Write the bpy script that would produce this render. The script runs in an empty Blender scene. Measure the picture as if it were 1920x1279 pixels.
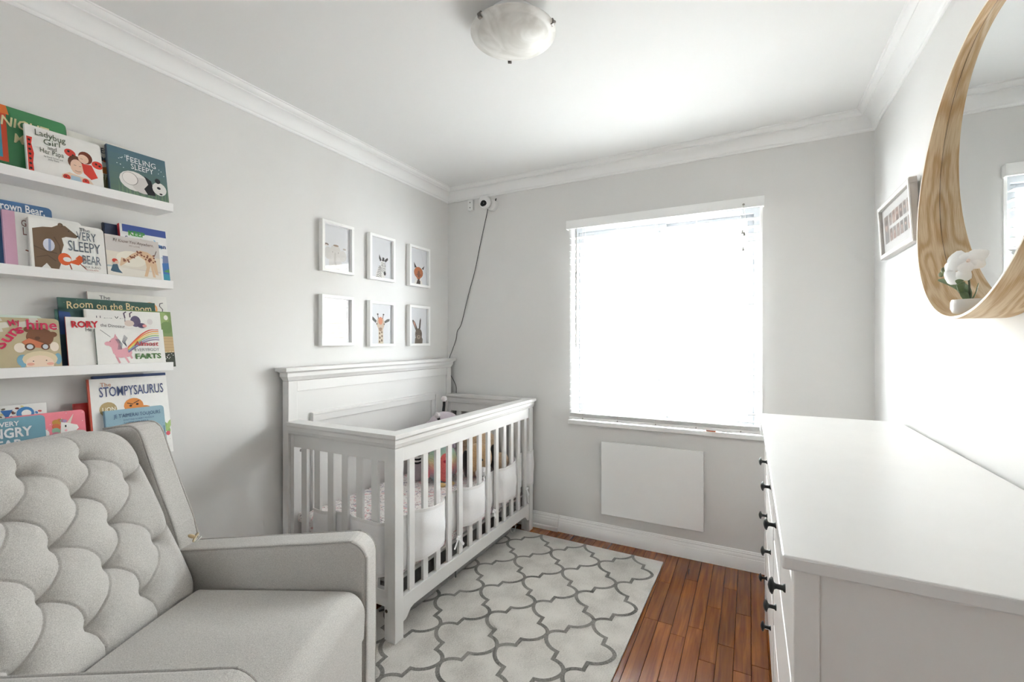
import bpy, bmesh, math, random
from mathutils import Vector, Matrix, Euler

SC = bpy.context.scene
COL = SC.collection
random.seed(7)
PI = math.pi

# ------------------------------------------------------------------ camera
TH = math.atan(446.0 / 850.0)
cam_data = bpy.data.cameras.new('camera')
cam_data.sensor_width = 36.0
cam_data.lens = 850.0 / 1920.0 * 36.0
cam_data.clip_start = 0.02
cam = bpy.data.objects.new('camera', cam_data)
cam.location = (2.067, 0.0, 1.288)
cam.rotation_euler = (PI / 2, 0, TH)
COL.objects.link(cam)
SC.camera = cam

# ------------------------------------------------------------------ sky (bright overcast)
world = bpy.data.worlds.new('overcast_sky')
SC.world = world
world.use_nodes = True
wn = world.node_tree
bg = wn.nodes['Background']
bg.inputs['Color'].default_value = (0.905, 0.962, 1.0, 1)
bg.inputs['Strength'].default_value = 20.0

SC.view_settings.view_transform = 'Standard'
SC.view_settings.look = 'None'
SC.view_settings.gamma = 1.0
SC.view_settings.use_curve_mapping = False
SC.view_settings.exposure = 1.54
SC.cycles.max_bounces = 9
SC.cycles.diffuse_bounces = 7
SC.cycles.glossy_bounces = 4
SC.cycles.transparent_max_bounces = 12
SC.cycles.sample_clamp_indirect = 8.0
SC.cycles.use_denoising = True
SC.cycles.use_adaptive_sampling = True
SC.cycles.adaptive_threshold = 0.05


def sky_portal(name, loc, rot, sx, sy):
    l = bpy.data.lights.new(name, 'AREA')
    l.shape = 'RECTANGLE'
    l.size = sx
    l.size_y = sy
    l.cycles.is_portal = True
    o = bpy.data.objects.new(name, l)
    o.location = loc
    o.rotation_euler = rot
    COL.objects.link(o)
    return o


sky_portal('window_daylight', (1.565, 3.05, 1.40), (-PI / 2, 0, 0), 1.2, 1.4)
GX0, GX1, GZ0, GZ1 = 0.78, 0.96, 1.38, 1.85     # glass opening added in the unseen door to let in front fill
sky_portal('door_fill_daylight', ((GX0 + GX1) / 2, -2.26, (GZ0 + GZ1) / 2), (PI / 2, 0, 0), GX1 - GX0, GZ1 - GZ0)

# ------------------------------------------------------------------ room size
RX, RY, RZ = 2.624, 2.872, 2.44      # right wall, back wall, ceiling
FY = -2.1                            # front wall, behind the viewer
WX0, WX1, WZ0, WZ1 = 1.0, 2.13, 0.752, 2.062   # window opening


# ------------------------------------------------------------------ materials
def lin(c):
    out = []
    for v in c:
        v = v / 255.0
        out.append(v / 12.92 if v <= 0.04045 else ((v + 0.055) / 1.055) ** 2.4)
    return tuple(out) + (1.0,)


MATS = {}


def mat(name, col, rough=0.5, metal=0.0, noise=None, bump=None, coat=0.0, spec=0.5, sheen=0.0, trans=0.0, coord='Object'):
    """noise = (scale, amount); bump = (scale, strength, distance)"""
    if name in MATS:
        return MATS[name]
    m = bpy.data.materials.new(name)
    m.use_nodes = True
    nt = m.node_tree
    b = nt.nodes['Principled BSDF']
    c = lin(col)
    b.inputs['Base Color'].default_value = c
    b.inputs['Roughness'].default_value = rough
    b.inputs['Metallic'].default_value = metal
    b.inputs['Coat Weight'].default_value = coat
    b.inputs['Coat Roughness'].default_value = 0.06
    b.inputs['Specular IOR Level'].default_value = spec
    b.inputs['Sheen Weight'].default_value = sheen
    b.inputs['Transmission Weight'].default_value = trans
    tc = nt.nodes.new('ShaderNodeTexCoord')
    if noise:
        n = nt.nodes.new('ShaderNodeTexNoise')
        n.inputs['Scale'].default_value = noise[0]
        n.inputs['Detail'].default_value = 4
        nt.links.new(tc.outputs[coord], n.inputs['Vector'])
        r = nt.nodes.new('ShaderNodeValToRGB')
        a = noise[1]
        r.color_ramp.elements[0].position = 0.3
        r.color_ramp.elements[1].position = 0.7
        r.color_ramp.elements[0].color = tuple(max(0, v * (1 - a)) for v in c[:3]) + (1,)
        r.color_ramp.elements[1].color = tuple(min(1, v * (1 + a)) for v in c[:3]) + (1,)
        nt.links.new(n.outputs['Fac'], r.inputs['Fac'])
        nt.links.new(r.outputs['Color'], b.inputs['Base Color'])
    if bump:
        n = nt.nodes.new('ShaderNodeTexNoise')
        n.inputs['Scale'].default_value = bump[0]
        n.inputs['Detail'].default_value = 3
        nt.links.new(tc.outputs[coord], n.inputs['Vector'])
        bp = nt.nodes.new('ShaderNodeBump')
        bp.inputs['Strength'].default_value = bump[1]
        bp.inputs['Distance'].default_value = bump[2]
        nt.links.new(n.outputs['Fac'], bp.inputs['Height'])
        nt.links.new(bp.outputs['Normal'], b.inputs['Normal'])
    MATS[name] = m
    return m


def ink(rgb, rough=0.45):
    return mat('ink_%d_%d_%d' % rgb, rgb, rough)


def thin_glass(name, tint=(1, 1, 1, 1), rough=0.01, ior=1.5):
    if name in MATS:
        return MATS[name]
    m = bpy.data.materials.new(name)
    m.use_nodes = True
    nt = m.node_tree
    nt.nodes.remove(nt.nodes['Principled BSDF'])
    out = nt.nodes['Material Output']
    t = nt.nodes.new('ShaderNodeBsdfTransparent')
    t.inputs['Color'].default_value = tint
    g = nt.nodes.new('ShaderNodeBsdfGlossy')
    g.inputs['Roughness'].default_value = rough
    lw = nt.nodes.new('ShaderNodeLayerWeight')
    lw.inputs['Blend'].default_value = 0.5
    pw = nt.nodes.new('ShaderNodeMath')
    pw.operation = 'POWER'
    pw.inputs[1].default_value = 5.0
    nt.links.new(lw.outputs['Facing'], pw.inputs[0])
    f = nt.nodes.new('ShaderNodeMath')
    f.operation = 'MULTIPLY_ADD'
    f.inputs[1].default_value = 0.96
    f.inputs[2].default_value = 0.04
    nt.links.new(pw.outputs[0], f.inputs[0])
    mx = nt.nodes.new('ShaderNodeMixShader')
    nt.links.new(f.outputs[0], mx.inputs[0])
    nt.links.new(t.outputs[0], mx.inputs[1])
    nt.links.new(g.outputs[0], mx.inputs[2])
    nt.links.new(mx.outputs[0], out.inputs['Surface'])
    MATS[name] = m
    return m


def fabric(name, col, col2, weave=900.0, strength=0.25, rough=0.9):
    """woven cloth: two crossing fine waves in the object's own space"""
    if name in MATS:
        return MATS[name]
    m = bpy.data.materials.new(name)
    m.use_nodes = True
    nt = m.node_tree
    b = nt.nodes['Principled BSDF']
    b.inputs['Roughness'].default_value = rough
    b.inputs['Sheen Weight'].default_value = 0.15
    b.inputs['Specular IOR Level'].default_value = 0.2
    tc = nt.nodes.new('ShaderNodeTexCoord')
    hs = []
    for sc in ((weave, weave * 0.3, weave * 0.3), (weave * 0.3, weave * 0.3, weave)):
        mp = nt.nodes.new('ShaderNodeMapping')
        mp.inputs['Scale'].default_value = sc
        n = nt.nodes.new('ShaderNodeTexNoise')
        n.inputs['Scale'].default_value = 1.0
        n.inputs['Detail'].default_value = 1
        nt.links.new(tc.outputs['Object'], mp.inputs['Vector'])
        nt.links.new(mp.outputs['Vector'], n.inputs['Vector'])
        hs.append(n)
    mul = nt.nodes.new('ShaderNodeMath')
    mul.operation = 'ADD'
    nt.links.new(hs[0].outputs['Fac'], mul.inputs[0])
    nt.links.new(hs[1].outputs['Fac'], mul.inputs[1])
    r = nt.nodes.new('ShaderNodeValToRGB')
    r.color_ramp.elements[0].position = 0.32
    r.color_ramp.elements[1].position = 0.68
    r.color_ramp.elements[0].color = lin(col2)
    r.color_ramp.elements[1].color = lin(col)
    half = nt.nodes.new('ShaderNodeMath')
    half.operation = 'MULTIPLY'
    half.inputs[1].default_value = 0.5
    nt.links.new(mul.outputs[0], half.inputs[0])
    nt.links.new(half.outputs[0], r.inputs['Fac'])
    nt.links.new(r.outputs['Color'], b.inputs['Base Color'])
    bp = nt.nodes.new('ShaderNodeBump')
    bp.inputs['Strength'].default_value = strength
    bp.inputs['Distance'].default_value = 0.001
    nt.links.new(half.outputs[0], bp.inputs['Height'])
    nt.links.new(bp.outputs['Normal'], b.inputs['Normal'])
    MATS[name] = m
    return m


M_WALL = mat('wall_paint', (224, 223, 221), 0.62, noise=(3.0, 0.012), bump=(260, 0.05, 0.001))
M_CEIL = mat('ceiling_paint', (238, 238, 237), 0.75, bump=(200, 0.04, 0.001))
M_TRIM = mat('trim_paint', (244, 244, 243), 0.42)
M_WHITE = mat('white_lacquer', (244, 244, 242), 0.38)
M_CRIB = mat('crib_paint', (222, 221, 219), 0.36)
M_SHELF = mat('shelf_white', (244, 243, 242), 0.4)
M_BLIND = mat('blind_white', (246, 246, 245), 0.4)


def slat_vinyl():
    m = bpy.data.materials.new('slat_vinyl')
    m.use_nodes = True
    nt = m.node_tree
    b = nt.nodes['Principled BSDF']
    b.inputs['Base Color'].default_value = lin((246, 246, 245))
    b.inputs['Roughness'].default_value = 0.4
    t = nt.nodes.new('ShaderNodeBsdfTranslucent')
    t.inputs['Color'].default_value = lin((240, 240, 238))
    mx = nt.nodes.new('ShaderNodeMixShader')
    mx.inputs[0].default_value = 0.12
    nt.links.new(b.outputs[0], mx.inputs[1])
    nt.links.new(t.outputs[0], mx.inputs[2])
    nt.links.new(mx.outputs[0], nt.nodes['Material Output'].inputs['Surface'])
    return m


M_SLAT = slat_vinyl()
M_DRESS = mat('dresser_paint', (238, 236, 233), 0.4)
M_DRTOP = mat('dresser_top_paint', (233, 232, 230), 0.3, noise=(9, 0.012))
M_DARK = mat('dark_metal', (52, 54, 53), 0.42, metal=0.6)
M_BLACK = mat('black_plastic', (16, 16, 17), 0.3)
M_STEEL = mat('brushed_nickel', (150, 146, 140), 0.32, metal=1.0)
M_PLAST = mat('white_plastic', (236, 236, 234), 0.35)
M_PAPER = mat('paper_edges', (232, 228, 218), 0.85)
M_PRINT = mat('print_paper', (222, 223, 226), 0.6)
M_PANE = thin_glass('clear_pane')
M_CORD = mat('white_cord', (226, 224, 218), 0.8)
M_LINER = fabric('liner_mesh', (244, 243, 243), (228, 227, 228), 1400, 0.15)
M_CHAIR = fabric('chair_weave', (210, 207, 202), (164, 161, 157), 1300, 0.4)
M_PIPE = fabric('chair_piping', (192, 189, 184), (150, 147, 142), 1100, 0.3)


# ------------------------------------------------------------------ mesh helper
def root_off(o):
    v = Vector((0, 0, 0))
    while o is not None:
        v = v + o.location
        o = o.parent
    return v


class MB:
    def __init__(s):
        s.v, s.f, s.m, s.uv = [], [], [], None

    def add(s, vs, fs, mi=0):
        o = len(s.v)
        s.v += [tuple(p) for p in vs]
        s.f += [tuple(i + o for i in f) for f in fs]
        s.m += [mi] * len(fs)
        return s

    def box(s, x0, x1, y0, y1, z0, z1, mi=0):
        vs = [(x0, y0, z0), (x1, y0, z0), (x1, y1, z0), (x0, y1, z0), (x0, y0, z1), (x1, y0, z1), (x1, y1, z1), (x0, y1, z1)]
        return s.add(vs, [(0, 3, 2, 1), (4, 5, 6, 7), (0, 1, 5, 4), (1, 2, 6, 5), (2, 3, 7, 6), (3, 0, 4, 7)], mi)

    def prism(s, pts, fn, a, b, mi=0):
        """extrude a 2-D outline; fn(p, t) -> 3-D point, t in (a, b)"""
        n = len(pts)
        vs = [fn(p, a) for p in pts] + [fn(p, b) for p in pts]
        fs = [tuple(range(n - 1, -1, -1)), tuple(range(n, 2 * n))]
        fs += [(i, (i + 1) % n, n + (i + 1) % n, n + i) for i in range(n)]
        return s.add(vs, fs, mi)

    def loft(s, rings, closed=True, cap=True, mi=0, loop=False):
        n = len(rings[0])
        vs = [p for r in rings for p in r]
        fs = []
        R = len(rings)
        for k in range(R if loop else R - 1):
            k2 = (k + 1) % R
            for i in range(n if closed else n - 1):
                j = (i + 1) % n
                fs.append((k * n + i, k * n + j, k2 * n + j, k2 * n + i))
        if cap and closed and not loop:
            fs.append(tuple(range(n - 1, -1, -1)))
            fs.append(tuple((R - 1) * n + i for i in range(n)))
        return s.add(vs, fs, mi)

    def tube(s, path, r, n=8, loop=False, mi=0):
        P = [Vector(p) for p in path]
        N = len(P)
        rings = []
        up = None
        for i in range(N):
            if loop:
                t = P[(i + 1) % N] - P[i - 1]
            else:
                t = P[min(i + 1, N - 1)] - P[max(i - 1, 0)]
            if t.length < 1e-9:
                t = Vector((0, 0, 1))
            t.normalize()
            if up is None:
                up = Vector((0, 0, 1)) if abs(t.z) < 0.9 else Vector((1, 0, 0))
            u = (up - t * up.dot(t))
            if u.length < 1e-6:
                u = t.orthogonal()
            u.normalize()
            up = u
            w = t.cross(u)
            rr = r(i / max(1, N - 1)) if callable(r) else r
            rings.append([P[i] + (u * math.cos(a) + w * math.sin(a)) * rr for a in [2 * PI * k / n for k in range(n)]])
        return s.loft(rings, True, not loop, mi, loop)

    def lathe(s, prof, n=24, c=(0, 0, 0), ax='z', mi=0):
        rings = []
        for r, h in prof:
            ring = []
            for k in range(n):
                a = 2 * PI * k / n
                p = (r * math.cos(a), r * math.sin(a), h)
                if ax == 'x':
                    p = (h, r * math.cos(a), r * math.sin(a))
                elif ax == 'y':
                    p = (r * math.sin(a), h, r * math.cos(a))
                ring.append((p[0] + c[0], p[1] + c[1], p[2] + c[2]))
            rings.append(ring)
        return s.loft(rings, True, True, mi)

    def ball(s, c, r, nu=20, nv=14, rot=None, fn=None, mi=0):
        if not hasattr(r, '__len__'):
            r = (r, r, r)
        R = Euler(rot).to_matrix() if rot else Matrix.Identity(3)
        vs = [Vector((0, 0, -1))]
        for j in range(1, nv):
            b = -PI / 2 + PI * j / nv
            for i in range(nu):
                a = 2 * PI * i / nu
                vs.append(Vector((math.cos(a) * math.cos(b), math.sin(a) * math.cos(b), math.sin(b))))
        vs.append(Vector((0, 0, 1)))
        out = []
        for p in vs:
            k = fn(p) if fn else 1.0
            out.append(R @ Vector((p.x * r[0] * k, p.y * r[1] * k, p.z * r[2] * k)) + Vector(c))
        fs = [(0, 1 + (i + 1) % nu, 1 + i) for i in range(nu)]
        for j in range(nv - 2):
            for i in range(nu):
                a, b2 = 1 + j * nu + i, 1 + j * nu + (i + 1) % nu
                fs.append((a, b2, b2 + nu, a + nu))
        L = len(out) - 1
        o = 1 + (nv - 2) * nu
        fs += [(o + i, o + (i + 1) % nu, L) for i in range(nu)]
        return s.add(out, fs, mi)

    def build(s, name, mats, parent=None, local=False, bevel=0.0, seg=2, smooth=False, sharp=0.7, fix=False):
        me = bpy.data.meshes.new(name)
        off = Vector((0, 0, 0)) if (local or parent is None) else root_off(parent)
        me.from_pydata([(p[0] - off.x, p[1] - off.y, p[2] - off.z) for p in s.v], [], s.f)
        if not isinstance(mats, (list, tuple)):
            mats = [mats]
        for m in mats:
            me.materials.append(m)
        if len(mats) > 1:
            me.polygons.foreach_set('material_index', s.m)
        if s.uv:
            l = me.uv_layers.new(name='uv')
            for lp in me.loops:
                l.data[lp.index].uv = s.uv[lp.vertex_index]
        if fix:
            bm = bmesh.new()
            bm.from_mesh(me)
            bmesh.ops.recalc_face_normals(bm, faces=bm.faces)
            bm.to_mesh(me)
            bm.free()
        if smooth:
            me.shade_smooth()
            if sharp:
                me.set_sharp_from_angle(angle=sharp)
        me.update()
        o = bpy.data.objects.new(name, me)
        COL.objects.link(o)
        if parent is not None:
            o.parent = parent
        if bevel:
            b = o.modifiers.new('bevel', 'BEVEL')
            b.width = bevel
            b.segments = seg
            b.limit_method = 'ANGLE'
            b.angle_limit = 0.6
        return o


def tag(o, label, cat, group=None, kind=None):
    o['label'] = label
    o['category'] = cat
    if group:
        o['group'] = group
    if kind:
        o['kind'] = kind
    return o


def thing(name, loc, label, cat, group=None, rot=(0, 0, 0)):
    o = bpy.data.objects.new(name, None)
    o.empty_display_size = 0.1
    o.location = loc
    o.rotation_euler = rot
    COL.objects.link(o)
    return tag(o, label, cat, group)


def struct(o, label=None):
    o['kind'] = 'structure'
    if label:
        o['label'] = label
    return o


def bx(name, d, m, parent=None, bevel=0.0, local=False, seg=2):
    return MB().box(*d).build(name, m, parent, local, bevel, seg)


def struct_empty(name, loc=(0, 0, 0)):
    o = bpy.data.objects.new(name, None)
    o.location = loc
    COL.objects.link(o)
    o['kind'] = 'structure'
    return o


def rounded(x0, x1, y0, y1, r, n=5, corners=(1, 1, 1, 1)):
    """rounded rectangle outline, corners = bl, br, tr, tl"""
    out = []
    cs = [(x0 + r, y0 + r, PI), (x1 - r, y0 + r, 1.5 * PI), (x1 - r, y1 - r, 0), (x0 + r, y1 - r, 0.5 * PI)]
    sq = [(x0, y0), (x1, y0), (x1, y1), (x0, y1)]
    for k, (cx, cy, a0) in enumerate(cs):
        if corners[k] and r > 0:
            for i in range(n + 1):
                a = a0 + 0.5 * PI * i / n
                out.append((cx + r * math.cos(a), cy + r * math.sin(a)))
        else:
            out.append(sq[k])
    return out


# ================================================================== STRUCTURE
T = 0.12
struct(bx('wall_left', (-T, 0, FY - T, RY + T, 0, RZ), M_WALL))
struct(bx('wall_right', (RX, RX + T, FY - T, RY + T, 0, RZ), M_WALL))
DX_0, DX_1 = 0.47, 1.27
wf = MB()
wf.box(0, DX_0, FY - T, FY, 0, RZ)
wf.box(DX_1, RX, FY - T, FY, 0, RZ)
wf.box(DX_0, DX_1, FY - T, FY, 2.05, RZ)
struct(wf.build('wall_front', M_WALL))
wb = MB()
wb.box(0, WX0, RY, RY + T, 0, RZ)
wb.box(WX1, RX, RY, RY + T, 0, RZ)
wb.box(WX0, WX1, RY, RY + T, 0, WZ0)
wb.box(WX0, WX1, RY, RY + T, WZ1, RZ)
struct(wb.build('wall_back', M_WALL))
struct(bx('ceiling', (-T, RX + T, FY - T, RY + T, RZ, RZ + 0.1), M_CEIL))

# --- floor: strip planks, each its own piece
floor = bx('floor', (-T, RX + T, FY - T, RY + T, -0.06, -0.012), mat('subfloor', (40, 22, 12), 0.8))
struct(floor)


def plank_material():
    m = bpy.data.materials.new('cherry_plank')
    m.use_nodes = True
    nt = m.node_tree
    b = nt.nodes['Principled BSDF']
    b.inputs['Roughness'].default_value = 0.2
    b.inputs['Coat Weight'].default_value = 0.15
    b.inputs['Coat Roughness'].default_value = 0.07
    tc = nt.nodes.new('ShaderNodeTexCoord')
    oi = nt.nodes.new('ShaderNodeObjectInfo')
    ad = nt.nodes.new('ShaderNodeVectorMath')
    ad.operation = 'ADD'
    mulv = nt.nodes.new('ShaderNodeVectorMath')
    mulv.operation = 'SCALE'
    mulv.inputs[0].default_value = (13.0, 37.0, 5.0)
    nt.links.new(oi.outputs['Random'], mulv.inputs['Scale'])
    nt.links.new(tc.outputs['Object'], ad.inputs[0])
    nt.links.new(mulv.outputs[0], ad.inputs[1])
    mp = nt.nodes.new('ShaderNodeMapping')
    mp.inputs['Scale'].default_value = (60, 3.0, 20)
    nt.links.new(ad.outputs[0], mp.inputs['Vector'])
    n = nt.nodes.new('ShaderNodeTexNoise')
    n.inputs['Scale'].default_value = 1.0
    n.inputs['Detail'].default_value = 6
    n.inputs['Distortion'].default_value = 0.6
    nt.links.new(mp.outputs[0], n.inputs['Vector'])
    r = nt.nodes.new('ShaderNodeValToRGB')
    r.color_ramp.elements[0].position = 0.25
    r.color_ramp.elements[1].position = 0.75
    r.color_ramp.elements[0].color = lin((102, 49, 10))
    r.color_ramp.elements[1].color = lin((152, 88, 30))
    nt.links.new(n.outputs['Fac'], r.inputs['Fac'])
    hsv = nt.nodes.new('ShaderNodeHueSaturation')
    ma = nt.nodes.new('ShaderNodeMapRange')
    ma.inputs['To Min'].default_value = 0.72
    ma.inputs['To Max'].default_value = 1.12
    nt.links.new(oi.outputs['Random'], ma.inputs['Value'])
    nt.links.new(ma.outputs[0], hsv.inputs['Value'])
    nt.links.new(r.outputs['Color'], hsv.inputs['Color'])
    nt.links.new(hsv.outputs['Color'], b.inputs['Base Color'])
    return m


M_PLANK = plank_material()
PW = 0.0632
known = {1.635: [2.523, 2.16], 1.700: [1.72, 2.158], 1.763: [2.609, 2.093, 1.778], 1.826: [2.184], 1.890: [2.393, 1.976], 1.953: [2.612, 2.115], 2.08: [2.039]}
k0 = 1.819 - 28 * PW
xs = [k0 + i * PW for i in range(0, 43)]
plank_cache = {}
for i, x0 in enumerate(xs):
    x1 = x0 + PW
    a, b_ = max(0.0, x0), min(RX, x1)
    if b_ - a < 0.004:
        continue
    ends = [FY, RY]
    kn = [v for kx, v in known.items() if abs(kx - (x0 + x1) / 2) < PW / 2]
    if kn:
        ends += kn[0]
        y = min(kn[0])
    else:
        y = RY - random.uniform(0.15, 0.6)
        ends.append(y)
    while True:
        y -= random.choice((0.42, 0.55, 0.7, 0.86, 1.0))
        if y < FY + 0.12:
            break
        ends.append(y)
    ends = sorted(ends)
    for y0, y1 in zip(ends[:-1], ends[1:]):
        L = round(y1 - y0, 3)
        W = round(b_ - a, 4)
        g = 0.0006
        if (L, W) not in plank_cache:
            pm = MB()
            c = 0.0012
            pm.loft([[(-W / 2 + g, -L / 2 + g, -0.012), (W / 2 - g, -L / 2 + g, -0.012), (W / 2 - g, L / 2 - g, -0.012), (-W / 2 + g, L / 2 - g, -0.012)],
                     [(-W / 2 + g, -L / 2 + g, -c), (W / 2 - g, -L / 2 + g, -c), (W / 2 - g, L / 2 - g, -c), (-W / 2 + g, L / 2 - g, -c)],
                     [(-W / 2 + g + c, -L / 2 + g + c, 0), (W / 2 - g - c, -L / 2 + g + c, 0), (W / 2 - g - c, L / 2 - g - c, 0), (-W / 2 + g + c, L / 2 - g - c, 0)]])
            o = pm.build('plank', M_PLANK, floor, local=True)
            plank_cache[(L, W)] = o.data
        else:
            o = bpy.data.objects.new('plank', plank_cache[(L, W)])
            COL.objects.link(o)
            o.parent = floor
        o.location = ((a + b_) / 2, (y0 + y1) / 2, 0)

# --- crown mouldings (mitred)
CR = [(0.0, 2.349), (0.006, 2.349), (0.009, 2.353), (0.009, 2.361), (0.013, 2.364)]
for i in range(7):
    a = 0.5 * PI * i / 6
    CR.append((0.014 + 0.042 * (1 - math.cos(a)), 2.366 + 0.046 * math.sin(a)))
CR += [(0.060, 2.412), (0.060, 2.417), (0.066, 2.419), (0.074, 2.425), (0.078, 2.431), (0.079, 2.436), (0.086, 2.436), (0.088, 2.44), (0.0, 2.44)]


def trim_run(name, prof, side, m):
    mb = MB()
    if side == 'left':
        f = lambda p, t: (p[0], (FY + p[0]) if t < 0 else (RY - p[0]), p[1])
    elif side == 'right':
        f = lambda p, t: (RX - p[0], (FY + p[0]) if t < 0 else (RY - p[0]), p[1])
    elif side == 'back':
        f = lambda p, t: ((p[0]) if t < 0 else (RX - p[0]), RY - p[0], p[1])
    else:
        f = lambda p, t: ((p[0]) if t < 0 else (RX - p[0]), FY + p[0], p[1])
    mb.prism(prof, f, -1, 1)
    return struct(mb.build(name, m, fix=True, smooth=True, sharp=0.5))


for i, sd in enumerate(('left', 'back', 'right', 'front')):
    trim_run('trim_%d' % (i + 1), CR, sd, M_TRIM)

BB = [(0, 0), (0.017, 0), (0.017, 0.062), (0.0155, 0.065), (0.0155, 0.067), (0.013, 0.069), (0.0125, 0.078), (0.010, 0.086), (0.008, 0.0885), (0.0095, 0.0905), (0.0095, 0.097), (0.006, 0.099), (0.006, 0.104), (0.003, 0.108), (0, 0.108)]
for sd in ('left', 'right'):
    trim_run('baseboard_' + sd, BB, sd, M_TRIM)
bfr = struct_empty('baseboard_front', (0, FY, 0))
for xa, xb_ in ((0.017, DX_0 - 0.07), (DX_1 + 0.07, RX - 0.017)):
    MB().prism(BB, lambda p, t: (t, FY + p[0], p[1]), xa, xb_).build('moulding_length', M_TRIM, bfr, fix=True, smooth=True, sharp=0.5)
bbk = struct_empty('baseboard_back', (0, RY, 0))
shoe = [(0, 0), (0.024, 0), (0.024, 0.022), (0.021, 0.027), (0.017, 0.029), (0.017, 0.062)] + BB[3:]
MB().prism(shoe, lambda p, t: (t, RY - p[0], p[1]), 0.017, 0.918).build('moulding_length', M_TRIM, bbk, fix=True, smooth=True, sharp=0.5)
MB().prism(BB, lambda p, t: (t, RY - p[0], p[1]), 0.921, RX - 0.017).build('moulding_length', M_TRIM, bbk, fix=True, smooth=True, sharp=0.5)

# --- window
win = struct_empty('window_1', (WX0, RY, WZ0))
M_VINYL = mat('window_aluminium', (146, 148, 151), 0.45)
bx('jamb', (WX0, WX0 + 0.012, RY - 0.004, RY + T, WZ0, WZ1), M_TRIM, win)
bx('jamb', (WX1 - 0.012, WX1, RY - 0.004, RY + T, WZ0, WZ1), M_TRIM, win)
bx('head_jamb', (WX0 + 0.012, WX1 - 0.012, RY - 0.004, RY + T, WZ1 - 0.012, WZ1), M_TRIM, win)
bx('window_stool', (WX0 - 0.006, WX1 + 0.006, RY - 0.028, RY + T, WZ0 - 0.014, WZ0 + 0.012), M_TRIM, win, bevel=0.003)
fy0, fy1 = RY + 0.055, RY + 0.115
fz0, fz1 = WZ0 + 0.012, WZ1 - 0.012
fx0, fx1 = WX0 + 0.012, WX1 - 0.012
fr = MB()
fr.box(fx0, fx0 + 0.03, fy0, fy1, fz0, fz1)
fr.box(fx1 - 0.03, fx1, fy0, fy1, fz0, fz1)
fr.box(fx0 + 0.03, fx1 - 0.03, fy0, fy1, fz1 - 0.03, fz1)
fr.box(fx0 + 0.03, fx1 - 0.03, fy0, fy1, fz0, fz0 + 0.035)
fr.build('window_frame', M_VINYL, win)
for (a, b_, yy) in ((fx0 + 0.03, 1.606, RY + 0.066), (1.545, fx1 - 0.03, RY + 0.092)):
    sm = MB()
    w = 0.034
    z0, z1 = fz0 + 0.035, fz1 - 0.03
    sm.box(a, a + w, yy, yy + 0.022, z0, z1)
    sm.box(b_ - w, b_, yy, yy + 0.022, z0, z1)
    sm.box(a + w, b_ - w, yy, yy + 0.022, z1 - w, z1)
    sm.box(a + w, b_ - w, yy, yy + 0.022, z0, z0 + w)
    sash = sm.build('sash', M_VINYL, win, bevel=0.002)
    bx('pane', (a + w - 0.003, b_ - w + 0.003, yy + 0.009, yy + 0.012, z0 + w - 0.003, z1 - w + 0.003), M_PANE, sash)

# --- unseen door behind the viewer, its glass added for fill light
dr1 = struct_empty('door_1', (0.87, FY, 0))
dm = MB()
dm.box(DX_0 + 0.003, GX0, FY - 0.08, FY - 0.035, 0.004, 2.047)
dm.box(GX1, DX_1 - 0.003, FY - 0.08, FY - 0.035, 0.004, 2.047)
dm.box(GX0, GX1, FY - 0.08, FY - 0.035, 0.004, GZ0)
dm.box(GX0, GX1, FY - 0.08, FY - 0.035, GZ1, 2.047)
dm.build('door_leaf', M_TRIM, dr1)
bx('pane', (GX0 - 0.004, GX1 + 0.004, FY - 0.060, FY - 0.056, GZ0 - 0.004, GZ1 + 0.004), M_PANE, dr1)
bx('door_panel', (0.62, 1.12, FY - 0.0345, FY - 0.028, 0.25, 0.90), M_TRIM, dr1, bevel=0.004)
for xa, xb_, za_, zb_ in ((DX_0 - 0.07, DX_0, 0, 2.12), (DX_1, DX_1 + 0.07, 0, 2.12), (DX_0, DX_1, 2.05, 2.12)):
    bx('casing', (xa, xb_, FY + 0.018, FY + 0.035, za_, zb_), M_TRIM, dr1, bevel=0.003)
MB().ball((1.20, FY + 0.020, 1.0), 0.026, 20, 14).build('door_knob', M_STEEL, dr1, smooth=True)

# --- facade added outside to dim the sky behind the slats
nb = struct(bx('added_facade', (-9.0, 12.0, 9.0, 9.4, -4.0, 3.6), mat('added_facade_render', (150, 146, 140), 0.9)))
yard = struct(bx('yard_ground', (-12.0, 14.0, 3.2, 9.0, -4.2, -4.0), mat('yard_concrete', (206, 205, 202), 0.9)))

# ================================================================== THINGS FIXED TO THE BACK WALL
# --- venetian blind
blind = thing('venetian_blind', (1.565, 2.85, 0.77), 'white two-inch slatted blind hanging open over the window', 'blind')
bl0, bl1 = 1.014, 2.116
hr = MB()
hr.box(0.986, 2.137, 2.828, 2.836, 2.028, 2.084)
hr.box(0.986, 0.992, 2.836, RY - 0.001, 2.028, 2.084)
hr.box(2.131, 2.137, 2.836, RY - 0.001, 2.028, 2.084)
hr.build('valance', M_BLIND, blind, bevel=0.002)
bx('headrail', (0.996, 2.127, 2.838, RY - 0.003, 2.036, 2.076), M_BLIND, blind)
pitch = 0.0434
NS = 27
zs = [0.838 + i * pitch for i in range(NS)]
tilt = math.radians(-2)
SY = 2.845
slat_me = None


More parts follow.
